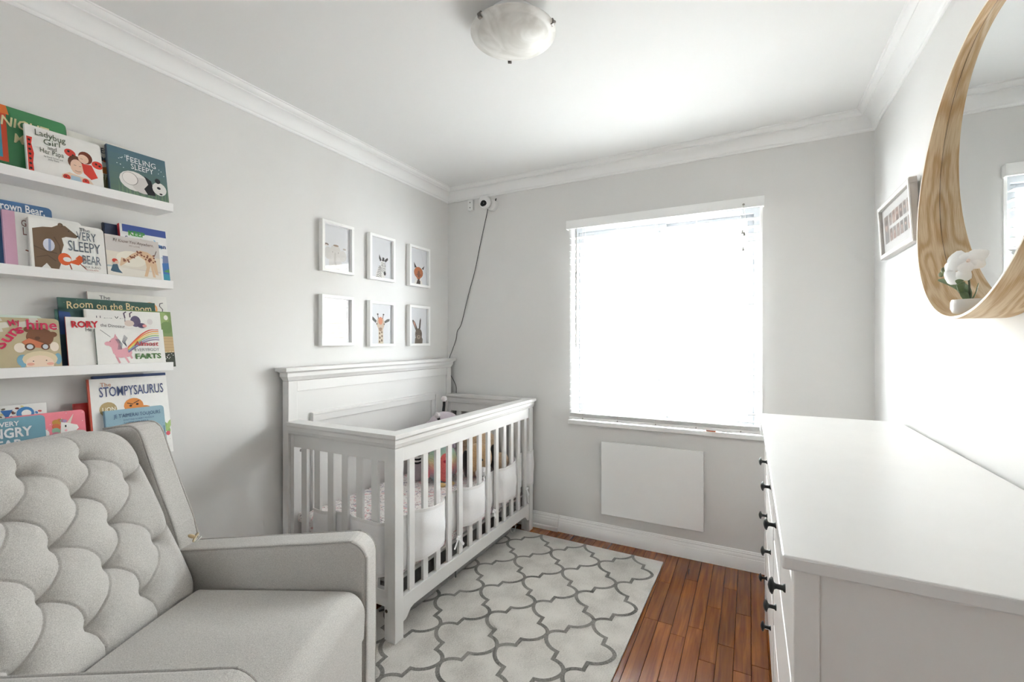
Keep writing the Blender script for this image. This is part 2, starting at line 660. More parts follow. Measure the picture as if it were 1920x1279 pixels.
def make_slat(zc, tl):
    global slat_me
    if slat_me is None:
        pr = []
        for k in range(7):
            t = -1 + k / 3.0
            pr.append((t * 0.025, 0.0012 * (1 - t * t) + 0.0014))
        for k in range(6, -1, -1):
            t = -1 + k / 3.0
            pr.append((t * 0.025, 0.0012 * (1 - t * t) - 0.0014))
        o = MB().prism(pr, lambda p, t: (t, p[0], p[1]), (bl0 - bl1) / 2, (bl1 - bl0) / 2).build('slat', M_SLAT, blind, local=True, fix=True)
        slat_me = o.data
    else:
        o = bpy.data.objects.new('slat', slat_me)
        COL.objects.link(o)
        o.parent = blind
    o.location = ((bl0 + bl1) / 2 - 1.565, SY - 2.85, zc - 0.77)
    o.rotation_euler = (tl, 0, 0)
    return o


for z in zs:
    make_slat(z, tilt)
for k in range(4):
    make_slat(0.7985 + k * 0.0052, 0.0)
br = bx('bottom_rail', (bl0 - 0.002, bl1 + 0.002, SY - 0.026, SY + 0.026, 0.7755, 0.7945), M_BLIND, blind, bevel=0.003)
for x in (1.107, 1.333, 1.564, 1.791, 2.022):
    MB().lathe([(0.0, 0), (0.0036, 0), (0.0036, 0.003), (0.003, 0.004), (0, 0.004)], 12, (0, 0, 0), 'y').build('rail_plug', mat('plug_grey', (150, 148, 144), 0.5), br, local=True).location = (x - 1.565, SY - 0.0295 - 2.85, 0.785 - 0.77)
for x in (1.107, 1.333, 1.564, 1.791, 2.022):
    lc = MB()
    lc.tube([(x, SY - 0.0275, 0.79), (x, SY - 0.0275, 2.03)], 0.0007, 5)
    lc.tube([(x, SY + 0.0275, 0.79), (x, SY + 0.0275, 2.03)], 0.0007, 5)
    lc.build('ladder_cord', M_CORD, blind)
wd = MB()
wd.tube([(1.064, 2.812, 2.0), (1.064, 2.812, 1.25)], 0.0038, 8)
wd.tube([(1.064, 2.824, 2.03), (1.064, 2.814, 2.012), (1.064, 2.812, 1.995)], 0.0018, 6)
wd.build('tilt_wand', mat('smoked_wand', (150, 145, 138), 0.3), blind, smooth=True)
for k, (x, zb) in enumerate(((2.030, 1.885), (2.040, 1.872), (2.034, 1.79))):
    lc = MB()
    lc.tube([(2.036, 2.826, 2.046), (2.034 + 0.006 * k, 2.818, 1.98), (x + 0.004, 2.815, 1.93), (x, 2.814, zb + 0.02)], 0.0009, 5)
    lc.build('lift_cord', M_CORD, blind)
    MB().lathe([(0.0015, 0.024), (0.004, 0.018), (0.0065, 0.004), (0.0066, 0.0), (0.0, 0.0)], 12, (x, 2.814, zb - 0.004)).build('cord_tassel', mat('tassel_grey', (160, 158, 152), 0.4), blind, smooth=True)
MB().lathe([(0, 0), (0.006, 0), (0.006, 0.006), (0, 0.006)], 10, (2.036, 2.826, 2.046), 'y').build('cord_lock', M_STEEL, blind)

# --- small orange-handled tool lying on the stool
tool = thing('screwdriver', (1.87, 2.852, WZ0 + 0.012), 'small screwdriver with orange handle lying on the window sill', 'screwdriver')
zt = WZ0 + 0.0195
th = MB()
th.prism([(0.0075 * math.cos(a), 0.0075 * math.sin(a)) for a in [2 * PI * k / 6 + PI / 6 for k in range(6)]], lambda p, t: (t, 2.852 + p[0], zt + p[1]), 1.842, 1.894)
th.build('handle', mat('orange_handle', (214, 104, 58), 0.4), tool, bevel=0.0015)
MB().tube([(1.894, 2.852, zt), (1.985, 2.851, zt - 0.004)], 0.0022, 8).build('shaft', M_STEEL, tool)

# --- panel heater
ph = thing('panel_heater', (1.527, RY - 0.03, 0.18), 'flat white rectangular panel mounted on the wall under the window', 'heater')
bx('panel', (1.224, 1.830, 2.836, 2.852, 0.181, 0.645), mat('heater_white', (244, 244, 243), 0.45), ph, bevel=0.002)
for x in (1.33, 1.72):
    bx('bracket', (x - 0.015, x + 0.015, 2.852, RY, 0.25, 0.57), M_STEEL, ph)

# --- small white receiver box
rb = thing('sensor_box', (0.221, RY, 2.30), 'small white plastic box high on the wall in the corner', 'sensor')
bx('case', (0.199, 0.243, 2.846, RY - 0.0005, 2.262, 2.340), M_PLAST, rb, bevel=0.003)
bx('cover_seam', (0.2425, 0.2436, 2.853, 2.856, 2.266, 2.336), mat('seam_grey', (140, 140, 138), 0.6), rb)
for z in (2.278, 2.316):
    bx('led_window', (0.216, 0.224, 2.8452, 2.8465, z, z + 0.008), mat('led_grey', (120, 120, 118), 0.4), rb)

# --- ball camera with black face
bc = thing('security_camera', (0.40, RY, 2.28), 'round white camera with black lens face under the crown moulding', 'camera')
MB().lathe([(0.0, 0), (0.040, 0), (0.042, -0.008), (0.038, -0.028), (0.026, -0.036), (0, -0.036)], 28, (0.404, RY - 0.0005, 2.276), 'y').build('mount_base', M_PLAST, bc, smooth=True, fix=True)
MB().ball((0.380, RY - 0.078, 2.286), 0.045, 32, 22).build('camera_head', M_PLAST, bc, smooth=True)
face = MB()
cdir = Vector((0.30, -0.86, -0.42)).normalized()
ux = cdir.cross(Vector((0, 0, 1))).normalized()
uz = ux.cross(cdir).normalized()
cc = Vector((0.380, RY - 0.078, 2.286))
ring = []
for k in range(28):
    a = 2 * PI * k / 28
    ra = 0.0205 * (1 + 0.75 * max(0, math.cos(a + 0.70)) ** 5)
    p = cdir * 0.040 + ux * (ra * math.cos(a)) + uz * (ra * 0.95 * math.sin(a))
    ring.append(cc + p.normalized() * 0.0456)
shells = []
for f in (1.0, 0.97, 0.75, 0.5, 0.25, 0.03):
    shells.append([cc + (cdir * (1 - f) + (p - cc).normalized() * f).normalized() * (0.0440 if f == 1.0 else 0.0461) for p in ring])
face.loft(shells, True, True)
fo = face.build('lens_face', M_BLACK, bc, smooth=True, fix=True)
MB().ball(cc + cdir * 0.0460, 0.0018, 8, 6).build('lens', M_PLAST, fo)
MB().tube([(0.430, RY - 0.012, 2.302), (0.434, RY - 0.012, 2.318), (0.437, RY - 0.010, 2.322)], 0.004, 8).build('antenna_stub', M_BLACK, bc)

cb = [(0.376, 2.846, 2.262), (0.360, 2.862, 2.235), (0.298, 2.866, 2.005), (0.249, 2.866, 1.808), (0.192, 2.866, 1.632), (0.137, 2.866, 1.441), (0.117, 2.866, 1.395), (0.092, 2.866, 1.362), (0.080, 2.866, 1.30), (0.045, 2.866, 1.215), (0.020, 2.866, 1.15), (0.022, 2.866, 1.05), (0.068, 2.866, 0.97), (0.083, 2.866, 0.93), (0.082, 2.866, 0.87), (0.075, 2.866, 0.6), (0.05, 2.866, 0.3)]


def smooth_path(P, n=6):
    P = [Vector(p) for p in P]
    out = []
    for i in range(len(P) - 1):
        p0, p1, p2, p3 = P[max(i - 1, 0)], P[i], P[i + 1], P[min(i + 2, len(P) - 1)]
        for k in range(n):
            t = k / n
            out.append(0.5 * ((2 * p1) + (p2 - p0) * t + (2 * p0 - 5 * p1 + 4 * p2 - p3) * t * t + (3 * p1 - p0 - 3 * p2 + p3) * t ** 3))
    out.append(P[-1])
    return out


cable = MB().tube(smooth_path(cb, 5), 0.0022, 8).build('camera_cable', M_BLACK, None, smooth=True)
tag(cable, 'thin black cable running from the round camera down behind the crib', 'cable')

# ================================================================== CEILING LAMP
lp = thing('ceiling_lamp', (1.318, 1.437, 2.30), 'frosted glass bowl lamp with nickel clips on the ceiling', 'ceiling lamp')
lc_ = (1.318, 1.437)


def alabaster():
    m = bpy.data.materials.new('alabaster_glass')
    m.use_nodes = True
    nt = m.node_tree
    b = nt.nodes['Principled BSDF']
    tc = nt.nodes.new('ShaderNodeTexCoord')
    n = nt.nodes.new('ShaderNodeTexNoise')
    n.inputs['Scale'].default_value = 7
    n.inputs['Distortion'].default_value = 2.5
    r = nt.nodes.new('ShaderNodeValToRGB')
    r.color_ramp.elements[0].position = 0.35
    r.color_ramp.elements[1].position = 0.62
    r.color_ramp.elements[0].color = lin((222, 220, 214))
    r.color_ramp.elements[1].color = lin((243, 242, 238))
    nt.links.new(tc.outputs['Object'], n.inputs['Vector'])
    nt.links.new(n.outputs['Fac'], r.inputs['Fac'])
    nt.links.new(r.outputs['Color'], b.inputs['Base Color'])
    b.inputs['Roughness'].default_value = 0.42
    return m


pr = [(0.0, 2.334), (0.02, 2.3345), (0.05, 2.3375), (0.08, 2.344), (0.102, 2.354), (0.117, 2.366), (0.124, 2.374), (0.129, 2.378), (0.150, 2.382), (0.152, 2.386), (0.148, 2.388), (0.129, 2.383), (0.118, 2.375), (0.098, 2.360), (0.05, 2.344), (0.0, 2.341)]
MB().lathe([(r, z) for r, z in pr], 64, (lc_[0], lc_[1], 0)).build('glass_bowl', alabaster(), lp, smooth=True, sharp=1.2)
MB().lathe([(0.0, 2.4395), (0.095, 2.4395), (0.095, 2.418), (0.088, 2.408), (0.0, 2.408)], 48, (lc_[0], lc_[1], 0)).build('ceiling_pan', M_TRIM, lp, smooth=True)
fwv = Vector((-math.sin(TH), math.cos(TH), 0))
rtv = Vector((math.cos(TH), math.sin(TH), 0))
for ang in (math.radians(222), math.radians(334), math.radians(95)):
    d = rtv * math.cos(ang) + fwv * math.sin(ang)
    # angle measured in the viewer's right / forward frame
    c = Vector((lc_[0], lc_[1], 0)) + d * 0.149
    t = Vector((-d.y, d.x, 0))
    m_ = MB()
    sec = [(-0.012, 2.392), (0.004, 2.392), (0.007, 2.388), (0.007, 2.374), (0.002, 2.371), (-0.004, 2.371), (-0.004, 2.3745), (0.001, 2.376), (0.003, 2.379), (0.003, 2.386), (0.001, 2.389), (-0.012, 2.389)]
    m_.prism(sec, lambda p, w: tuple(c + d * p[0] + t * w + Vector((0, 0, p[1]))), -0.007, 0.007)
    q = c + d * 0.004
    clip = m_.build('clip', M_STEEL, lp, bevel=0.0008, fix=True)
    MB().tube([c + d * -0.012 + Vector((0, 0, 2.3905)), c + d * -0.056 + Vector((0, 0, 2.412))], 0.002, 8).build('clip_rod', M_STEEL, clip)
    MB().ball(c + d * 0.008 + Vector((0, 0, 2.380)), 0.005, 12, 8).build('thumb_screw', M_STEEL, clip, smooth=True)


# ================================================================== PRINT HELPERS (flat ink on a cover or sheet)
class Art:
    """flat shapes in page units (u across, v up), stacked in thin layers"""

    def __init__(s, w, h):
        s.w, s.h, s.sh = w, h, []

    def poly(s, col, pts):
        s.sh.append((col, [(u * s.w, v * s.h) for u, v in pts]))
        return s

    def ell(s, col, cu, cv, ru, rv, rot=0.0, n=16, a0=0.0, a1=2 * PI):
        full = abs(a1 - a0 - 2 * PI) < 1e-6
        pts = []
        for k in range(n if full else n + 1):
            a = a0 + (a1 - a0) * k / n
            x, y = ru * s.w * math.cos(a), rv * s.h * math.sin(a)
            pts.append((cu * s.w + x * math.cos(rot) - y * math.sin(rot), cv * s.h + x * math.sin(rot) + y * math.cos(rot)))
        s.sh.append((col, pts))
        return s

    def line(s, col, pts, wd):
        P = [Vector((u * s.w, v * s.h)) for u, v in pts]
        for a, b in zip(P[:-1], P[1:]):
            d = (b - a)
            if d.length < 1e-7:
                continue
            n = Vector((-d.y, d.x)).normalized() * wd * 0.5
            e = d.normalized() * wd * 0.25
            s.sh.append((col, [tuple(a - n - e), tuple(b - n + e), tuple(b + n + e), tuple(a + n - e)]))
        return s

    def dots(s, col, n, box, r, seed=1):
        rnd = random.Random(seed)
        for _ in range(n):
            s.ell(col, rnd.uniform(box[0], box[1]), rnd.uniform(box[2], box[3]), r / s.w, r / s.h, n=7)
        return s

    def build(s, name, parent, place, step=0.000010):
        """place(u_m, v_m, lift) -> local 3-D point; shapes become very thin printed layers"""
        cols = []
        mb = MB()
        for k, (c, pts) in enumerate(s.sh):
            if c not in cols:
                cols.append(c)
            pts = [(min(max(u, 0.0), s.w), min(max(v, 0.0), s.h)) for u, v in pts]
            mb.add([place(u, v, 0.0002 + step * k) for u, v in pts], [tuple(range(len(pts)))], cols.index(c))
        return mb.build(name, [ink(c) for c in cols], parent, local=True)


def letters(body, size, parent, place, col, u, v, shear=0.0, bold=0.0, align='LEFT', jitter=0.0, rot=0.0, squash=1.0, name='lettering', lift=0.0015, clip=None, fit=None):
    """real letter shapes laid on a page"""
    cu = bpy.data.curves.new('txt', 'FONT')
    cu.body = body
    cu.size = size
    cu.shear = shear
    cu.offset = bold
    cu.align_x = align
    cu.resolution_u = 2
    ob = bpy.data.objects.new('txt', cu)
    COL.objects.link(ob)
    dg = bpy.context.evaluated_depsgraph_get()
    me = bpy.data.meshes.new_from_object(ob.evaluated_get(dg))
    bpy.data.objects.remove(ob)
    bpy.data.curves.remove(cu)
    ca, sa = math.cos(rot), math.sin(rot)
    if fit:
        xs_ = [p.co.x for p in me.vertices]
        squash = fit / max(1e-6, max(xs_) - min(0.0, min(xs_)))
    if clip is not None:
        bm = bmesh.new()
        bm.from_mesh(me)
        for axis_val, nrm in ((clip[0] - u, (-1, 0, 0)), (clip[1] - u, (1, 0, 0))):
            bmesh.ops.bisect_plane(bm, geom=bm.verts[:] + bm.edges[:] + bm.faces[:], plane_co=(axis_val / squash, 0, 0), plane_no=nrm, clear_outer=True)
        bm.to_mesh(me)
        bm.free()
    for p in me.vertices:
        x, y = p.co.x * squash, p.co.y
        if jitter:
            y += jitter * math.sin(x / size * 2.1 + len(body))
        p.co = Vector(place(u + x * ca - y * sa, v + x * sa + y * ca, lift))
    me.name = name
    me.materials.clear()
    me.materials.append(ink(col))
    o = bpy.data.objects.new(name, me)
    COL.objects.link(o)
    o.parent = parent
    return o


# ================================================================== FRAMED ANIMAL PRINTS (left wall)
def animal(kind, a):
    G = (70, 66, 62)
    if kind == 'zebra':
        W, K = (226, 224, 220), (48, 46, 45)
        a.poly(W, [(0.26, 0.0), (0.28, 0.14), (0.36, 0.24), (0.47, 0.32), (0.50, 0.42), (0.62, 0.44), (0.72, 0.34), (0.74, 0.16), (0.68, 0.10), (0.70, 0.0)])
        a.poly(K, [(0.46, 0.42), (0.41, 0.50), (0.42, 0.60), (0.46, 0.55), (0.53, 0.46)])
        a.poly(K, [(0.72, 0.42), (0.84, 0.50), (0.82, 0.55), (0.74, 0.52), (0.66, 0.46)])
        a.poly(K, [(0.54, 0.44), (0.58, 0.54), (0.66, 0.53), (0.66, 0.44)])
        for k in range(7):
            z = 0.02 + 0.045 * k
            a.line(K, [(0.28 + 0.02 * k, z), (0.36 + 0.02 * k, z + 0.015), (0.46, z - 0.01), (0.52, z - 0.05)], 0.0032)
        for k in range(6):
            a.line(K, [(0.52, 0.40 - 0.04 * k), (0.60, 0.385 - 0.045 * k), (0.72, 0.40 - 0.04 * k)], 0.0026)
        a.ell(K, 0.68, 0.13, 0.055, 0.05)
        a.ell((15, 15, 15), 0.55, 0.33, 0.014, 0.012).ell((15, 15, 15), 0.71, 0.33, 0.012, 0.012)
    elif kind == 'fox':
        O, D, W = (178, 98, 48), (58, 44, 38), (234, 230, 224)
        a.poly(W, [(0.26, 0.0), (0.34, 0.12), (0.70, 0.12), (0.76, 0.0)])
        a.poly(D, [(0.38, 0.0), (0.45, 0.12), (0.62, 0.12), (0.62, 0.0)])
        a.poly(D, [(0.25, 0.62), (0.29, 0.46), (0.42, 0.48)]).poly(D, [(0.86, 0.56), (0.70, 0.47), (0.80, 0.44)])
        a.ell(O, 0.52, 0.34, 0.26, 0.16)
        a.poly(O, [(0.28, 0.34), (0.52, 0.08), (0.76, 0.34)])
        a.poly(W, [(0.30, 0.24), (0.46, 0.14), (0.42, 0.08)]).poly(W, [(0.74, 0.24), (0.60, 0.14), (0.62, 0.09)])
        a.ell((120, 66, 34), 0.53, 0.30, 0.07, 0.10)
        a.ell(D, 0.52, 0.13, 0.05, 0.035).ell(D, 0.43, 0.28, 0.03, 0.012).ell(D, 0.64, 0.28, 0.03, 0.012)
    elif kind == 'giraffe':
        N, S, O = (206, 192, 170), (110, 84, 62), (206, 130, 92)
        a.poly(N, [(0.38, 0.0), (0.39, 0.36), (0.60, 0.36), (0.61, 0.0)])
        for (u, v, r) in ((0.44, 0.05, 0.035), (0.54, 0.08, 0.04), (0.45, 0.15, 0.04), (0.55, 0.19, 0.035), (0.44, 0.26, 0.035), (0.54, 0.29, 0.035)):
            a.ell(S, u, v, r, r * 0.9, n=7)
        a.poly((196, 176, 156), [(0.28, 0.50), (0.36, 0.40), (0.40, 0.31), (0.56, 0.31), (0.62, 0.40), (0.68, 0.50), (0.60, 0.66), (0.36, 0.66)])
        a.ell(O, 0.48, 0.58, 0.10, 0.10)
        a.ell((150, 118, 92), 0.48, 0.36, 0.07, 0.045)
        a.poly(G, [(0.26, 0.52), (0.06, 0.62), (0.06, 0.70), (0.16, 0.66), (0.30, 0.58)])
        a.poly(G, [(0.68, 0.52), (0.90, 0.58), (0.92, 0.64), (0.80, 0.63), (0.66, 0.57)])
        a.line(S, [(0.38, 0.64), (0.35, 0.74)], 0.006).line(S, [(0.58, 0.64), (0.62, 0.74)], 0.006)
        a.ell((40, 34, 30), 0.35, 0.745, 0.04, 0.02).ell((40, 34, 30), 0.62, 0.745, 0.04, 0.02)
        a.ell((20, 18, 16), 0.31, 0.50, 0.025, 0.018).ell((20, 18, 16), 0.65, 0.50, 0.025, 0.018)
        a.line((30, 26, 22), [(0.40, 0.385), (0.48, 0.40), (0.56, 0.385)], 0.002)
    elif kind == 'rabbit':
        B, L = (112, 98, 84), (168, 150, 132)
        a.poly(B, [(0.30, 0.0), (0.32, 0.14), (0.40, 0.2), (0.68, 0.2), (0.76, 0.12), (0.74, 0.0)])
        a.ell(B, 0.52, 0.26, 0.20, 0.17)
        a.poly((92, 76, 66), [(0.36, 0.36), (0.22, 0.54), (0.16, 0.64), (0.20, 0.67), (0.32, 0.60), (0.46, 0.42)])
        a.poly((200, 150, 130), [(0.36, 0.42), (0.23, 0.58), (0.23, 0.63), (0.32, 0.57)])
        a.poly((74, 64, 58), [(0.52, 0.40), (0.58, 0.66), (0.63, 0.73), (0.66, 0.66), (0.62, 0.42)])
        a.ell(L, 0.52, 0.18, 0.11, 0.06).ell((60, 50, 46), 0.53, 0.19, 0.03, 0.02)
        a.ell((20, 18, 16), 0.40, 0.28, 0.022, 0.018).ell((20, 18, 16), 0.65, 0.28, 0.022, 0.018)
        a.dots((150, 136, 120), 40, (0.36, 0.70, 0.02, 0.36), 0.0011, 5).dots((70, 60, 54), 40, (0.34, 0.72, 0.02, 0.36), 0.0011, 6)
    elif kind == 'elephant':  # window glare is put into these pale, low-contrast inks
        B = (206, 203, 200)
        a.ell((212, 209, 206), 0.46, 0.16, 0.24, 0.20).ell(B, 0.20, 0.36, 0.14, 0.14).ell(B, 0.74, 0.34, 0.14, 0.13).ell((210, 206, 202), 0.46, 0.42, 0.20, 0.15)
        a.ell((126, 110, 98), 0.13, 0.545, 0.085, 0.030).ell((224, 214, 206), 0.14, 0.525, 0.05, 0.015).ell((150, 126, 106), 0.48, 0.555, 0.10, 0.022).ell((172, 162, 152), 0.80, 0.51, 0.06, 0.02)
        a.line((190, 186, 182), [(0.45, 0.38), (0.44, 0.18), (0.52, 0.05)], 0.012)
        a.ell((110, 104, 100), 0.36, 0.40, 0.014, 0.012).ell((110, 104, 100), 0.57, 0.40, 0.014, 0.012)
    else:
        B = (182, 172, 160)
        a.ell(B, 0.5, 0.12, 0.30, 0.18).ell(B, 0.5, 0.33, 0.22, 0.16).ell(B, 0.30, 0.47, 0.07, 0.05).ell(B, 0.70, 0.47, 0.07, 0.05)
        a.ell((206, 198, 188), 0.5, 0.27, 0.10, 0.07).ell((60, 54, 50), 0.5, 0.30, 0.035, 0.022)
        a.ell((50, 46, 42), 0.40, 0.37, 0.018, 0.014).ell((50, 46, 42), 0.60, 0.37, 0.018, 0.014)


FR = [('elephant', 1.684, 1.668, 'white framed print, upper left, inked pale to show window glare'),
      ('zebra', 2.030, 1.667, 'white framed zebra print, middle of the upper row'),
      ('fox', 2.392, 1.666, 'white framed print of an orange fox above the crib'),
      ('bear', 1.682, 1.262, 'white framed print, lower left, hidden by bright window glare'),
      ('giraffe', 2.030, 1.255, 'white framed giraffe portrait, middle of the lower row'),
      ('rabbit', 2.392, 1.254, 'white framed print of a brown rabbit with tall ears')]
for kind, y0, z0, lab in FR:
    W, H, DP, BW = 0.221, 0.280, 0.034, 0.017
    t = thing('framed_print', (0.0, y0, z0), lab, 'picture', 'framed animal prints over the crib')
    f = MB()
    f.box(0.004, DP, 0, W, 0, BW)
    f.box(0.004, DP, 0, W, H - BW, H)
    f.box(0.004, DP, 0, BW, BW, H - BW)
    f.box(0.004, DP, W - BW, W, BW, H - BW)
    f.build('frame', M_WHITE, t, local=True, bevel=0.0012)
    bx('backing', (0.0005, 0.012, 0.004, W - 0.004, 0.004, H - 0.004), M_PAPER, t, local=True)
    sheet = bx('print', (0.0125, 0.0135, BW, W - BW, BW, H - BW), M_PRINT, t, local=True)
    art = Art(W - 2 * BW, H - 2 * BW)
    animal(kind, art)
    art.build('drawing', sheet, lambda u, v, l: (0.0135 + l, BW + u, BW + v))
    pn = MB()
    pn.box(0.0185, 0.0205, BW - 0.002, W - BW + 0.002, BW - 0.002, H - BW + 0.002)
    pn.build('pane', M_PANE, t, local=True)

# ================================================================== COLLAGE FRAME (right wall)
cf = thing('collage_frame', (RX, 2.15, 1.656), 'silver speckled photo collage frame hanging beside the round mirror', 'picture', rot=(0, math.radians(-3.2), 0))
M_GLIT = mat('silver_glitter', (168, 162, 156), 0.35, metal=0.5, noise=(700, 0.45), bump=(700, 0.5, 0.001))
CW, CH = 0.465, 0.236
f = MB()
f.box(-0.028, -0.004, 0, CW, 0, 0.022)
f.box(-0.028, -0.004, 0, CW, CH - 0.022, CH)
f.box(-0.028, -0.004, 0, 0.022, 0.022, CH - 0.022)
f.box(-0.028, -0.004, CW - 0.022, CW, 0.022, CH - 0.022)
f.build('frame', M_GLIT, cf, local=True, bevel=0.0015)
f = MB()
f.box(-0.0295, -0.027, 0.004, CW - 0.004, 0.004, 0.019)
f.box(-0.0295, -0.027, 0.004, CW - 0.004, CH - 0.019, CH - 0.004)
f.box(-0.0295, -0.027, 0.004, 0.019, 0.019, CH - 0.019)
f.box(-0.0295, -0.027, CW - 0.019, CW - 0.004, 0.019, CH - 0.019)
f.build('front_face', mat('silver_white', (226, 222, 218), 0.4, noise=(500, 0.06)), cf, local=True)
mo = bx('mount', (-0.016, -0.006, 0.020, CW - 0.020, 0.020, CH - 0.020), mat('mount_card', (236, 235, 233), 0.7), cf, local=True)
ph_cols = [(168, 150, 140), (150, 128, 116), (120, 96, 88), (176, 140, 124), (140, 138, 138), (110, 106, 104), (196, 170, 156)]


def photo(parent, u0, u1, v0, v1, seed):
    rnd = random.Random(seed)
    w, h = u1 - u0, v1 - v0
    a = Art(w, h)
    a.poly(rnd.choice(ph_cols), [(0, 0), (1, 0), (1, 1), (0, 1)])
    a.ell(rnd.choice(ph_cols), 0.5, 0.25, 0.42, 0.3).ell((206, 172, 154), 0.5, 0.62, 0.24, 0.2).ell(rnd.choice([(84, 66, 58), (130, 100, 80)]), 0.5, 0.76, 0.24, 0.12)
    # page runs from the far end (viewer's left) to the near end
    a.build('photo', parent, lambda u, v, l: (-0.0165 - l, CW - (u0 + u), v0 + v))


photo(mo, 0.05, 0.115, 0.062, 0.180, 3)
for r, vv in enumerate((0.128, 0.062)):
    for k in range(6):
        photo(mo, 0.128 + k * 0.050, 0.128 + k * 0.050 + 0.040, vv, vv + 0.052, 10 + r * 6 + k)
pn = MB()
pn.box(-0.021, -0.019, 0.021, CW - 0.021, 0.021, CH - 0.021)
pn.build('pane', M_PANE, cf, local=True)

# ================================================================== ROUND MIRROR
mr = thing('round_mirror', (RX, 1.55, 1.345), 'round wall mirror with deep pale wood veneer rim', 'mirror')


def veneer():
    m = bpy.data.materials.new('oak_veneer')
    m.use_nodes = True
    nt = m.node_tree
    b = nt.nodes['Principled BSDF']
    b.inputs['Roughness'].default_value = 0.5
    uv = nt.nodes.new('ShaderNodeUVMap')
    mp = nt.nodes.new('ShaderNodeMapping')
    mp.inputs['Scale'].default_value = (2.2, 11.0, 1)
    nt.links.new(uv.outputs[0], mp.inputs['Vector'])
    n = nt.nodes.new('ShaderNodeTexNoise')
    n.inputs['Scale'].default_value = 1.3
    n.inputs['Detail'].default_value = 1.5
    nt.links.new(mp.outputs[0], n.inputs['Vector'])
    mu = nt.nodes.new('ShaderNodeMath')
    mu.operation = 'MULTIPLY'
    mu.inputs[1].default_value = 52.0
    nt.links.new(n.outputs['Fac'], mu.inputs[0])
    si = nt.nodes.new('ShaderNodeMath')
    si.operation = 'SINE'
    nt.links.new(mu.outputs[0], si.inputs[0])
    mp2 = nt.nodes.new('ShaderNodeMapping')
    mp2.inputs['Scale'].default_value = (18, 420, 1)
    nt.links.new(uv.outputs[0], mp2.inputs['Vector'])
    n2 = nt.nodes.new('ShaderNodeTexNoise')
    n2.inputs['Scale'].default_value = 1.0
    n2.inputs['Detail'].default_value = 3
    nt.links.new(mp2.outputs[0], n2.inputs['Vector'])
    ad = nt.nodes.new('ShaderNodeMath')
    ad.operation = 'MULTIPLY_ADD'
    ad.inputs[1].default_value = 0.22
    nt.links.new(si.outputs[0], ad.inputs[0])
    nt.links.new(n2.outputs['Fac'], ad.inputs[2])
    r = nt.nodes.new('ShaderNodeValToRGB')
    r.color_ramp.elements[0].position = 0.25
    r.color_ramp.elements[1].position = 0.75
    r.color_ramp.elements[0].color = lin((202, 164, 116))
    r.color_ramp.elements[1].color = lin((232, 208, 172))
    nt.links.new(ad.outputs[0], r.inputs['Fac'])
    nt.links.new(r.outputs['Color'], b.inputs['Base Color'])
    return m


M_OAK = veneer()
NA = 128


def mring(kind, tt, dr, k):
    """point on the tapering rim: tt 0 = at wall, 1 = front lip; dr = inset"""
    a = 2 * PI * k / NA - PI / 2
    R = 0.397 - dr
    y1, z1 = 1.5494 + R * math.cos(a), 1.7418 + R * math.sin(a)
    p0 = Vector((2.6235, y1, z1))
    p1 = Vector((2.5603 + 0.0793 * (z1 - 1.75), y1, z1))
    return p0.lerp(p1, tt)


def rim_surface(name, dr, flip, m, t0=0.0, t1=1.0, NT=6):
    mb = MB()
    uvs = []
    vs, fs = [], []
    for k in range(NA + 1):
        for j in range(NT + 1):
            tt = t0 + (t1 - t0) * j / NT
            p = mring('', tt, dr, k)
            vs.append(p)
            uvs.append((2 * PI * 0.39 * k / NA, (2.6235 - p.x)))
    for k in range(NA):
        for j in range(NT):
            q = (k * (NT + 1) + j, k * (NT + 1) + j + 1, (k + 1) * (NT + 1) + j + 1, (k + 1) * (NT + 1) + j)
            fs.append(q if flip else q[::-1])
    mb.add(vs, fs)
    mb.uv = uvs
    return mb.build(name, m, mr, smooth=True, sharp=None)


rim_surface('outer_rim', 0.0, False, M_OAK)
rim_surface('inner_rim', 0.007, True, M_OAK)
lip = MB()
lip.loft([[mring('', 1.0, 0.0, k), mring('', 1.012, 0.002, k), mring('', 1.012, 0.005, k), mring('', 1.0, 0.007, k)] for k in range(NA)], False, False, 0, True)
lip.build('rim_edge', mat('pale_edge', (236, 228, 212), 0.5), mr, smooth=True)
gl = MB()
ctr = Vector((2.610, 1.5494, 1.7418))
grow = [Vector((2.610, 1.5494 + 0.3885 * math.cos(2 * PI * k / NA), 1.7418 + 0.3885 * math.sin(2 * PI * k / NA))) for k in range(NA)]
gl.add([ctr] + grow, [(0, 1 + (k + 1) % NA, 1 + k) for k in range(NA)])
bk = [Vector((2.614, p.y, p.z)) for p in grow]
gl.loft([grow, bk], True, False)
gl.build('mirror_glass', mat('mirror_silver', (236, 238, 238), 0.015, metal=1.0), mr)
bx('back_plate', (2.6145, RX - 0.0005, 1.5494 - 0.26, 1.5494 + 0.26, 1.7418 - 0.26, 1.7418 + 0.26), M_PAPER, mr)
seam = MB()
seam.tube([Vector((2.6105, 1.5494 + 0.3892 * math.cos(2 * PI * k / NA), 1.7418 + 0.3892 * math.sin(2 * PI * k / NA))) for k in range(NA)], 0.0009, 6, True)
seam.build('glass_gap', mat('gap_dark', (52, 36, 24), 0.8), mr)

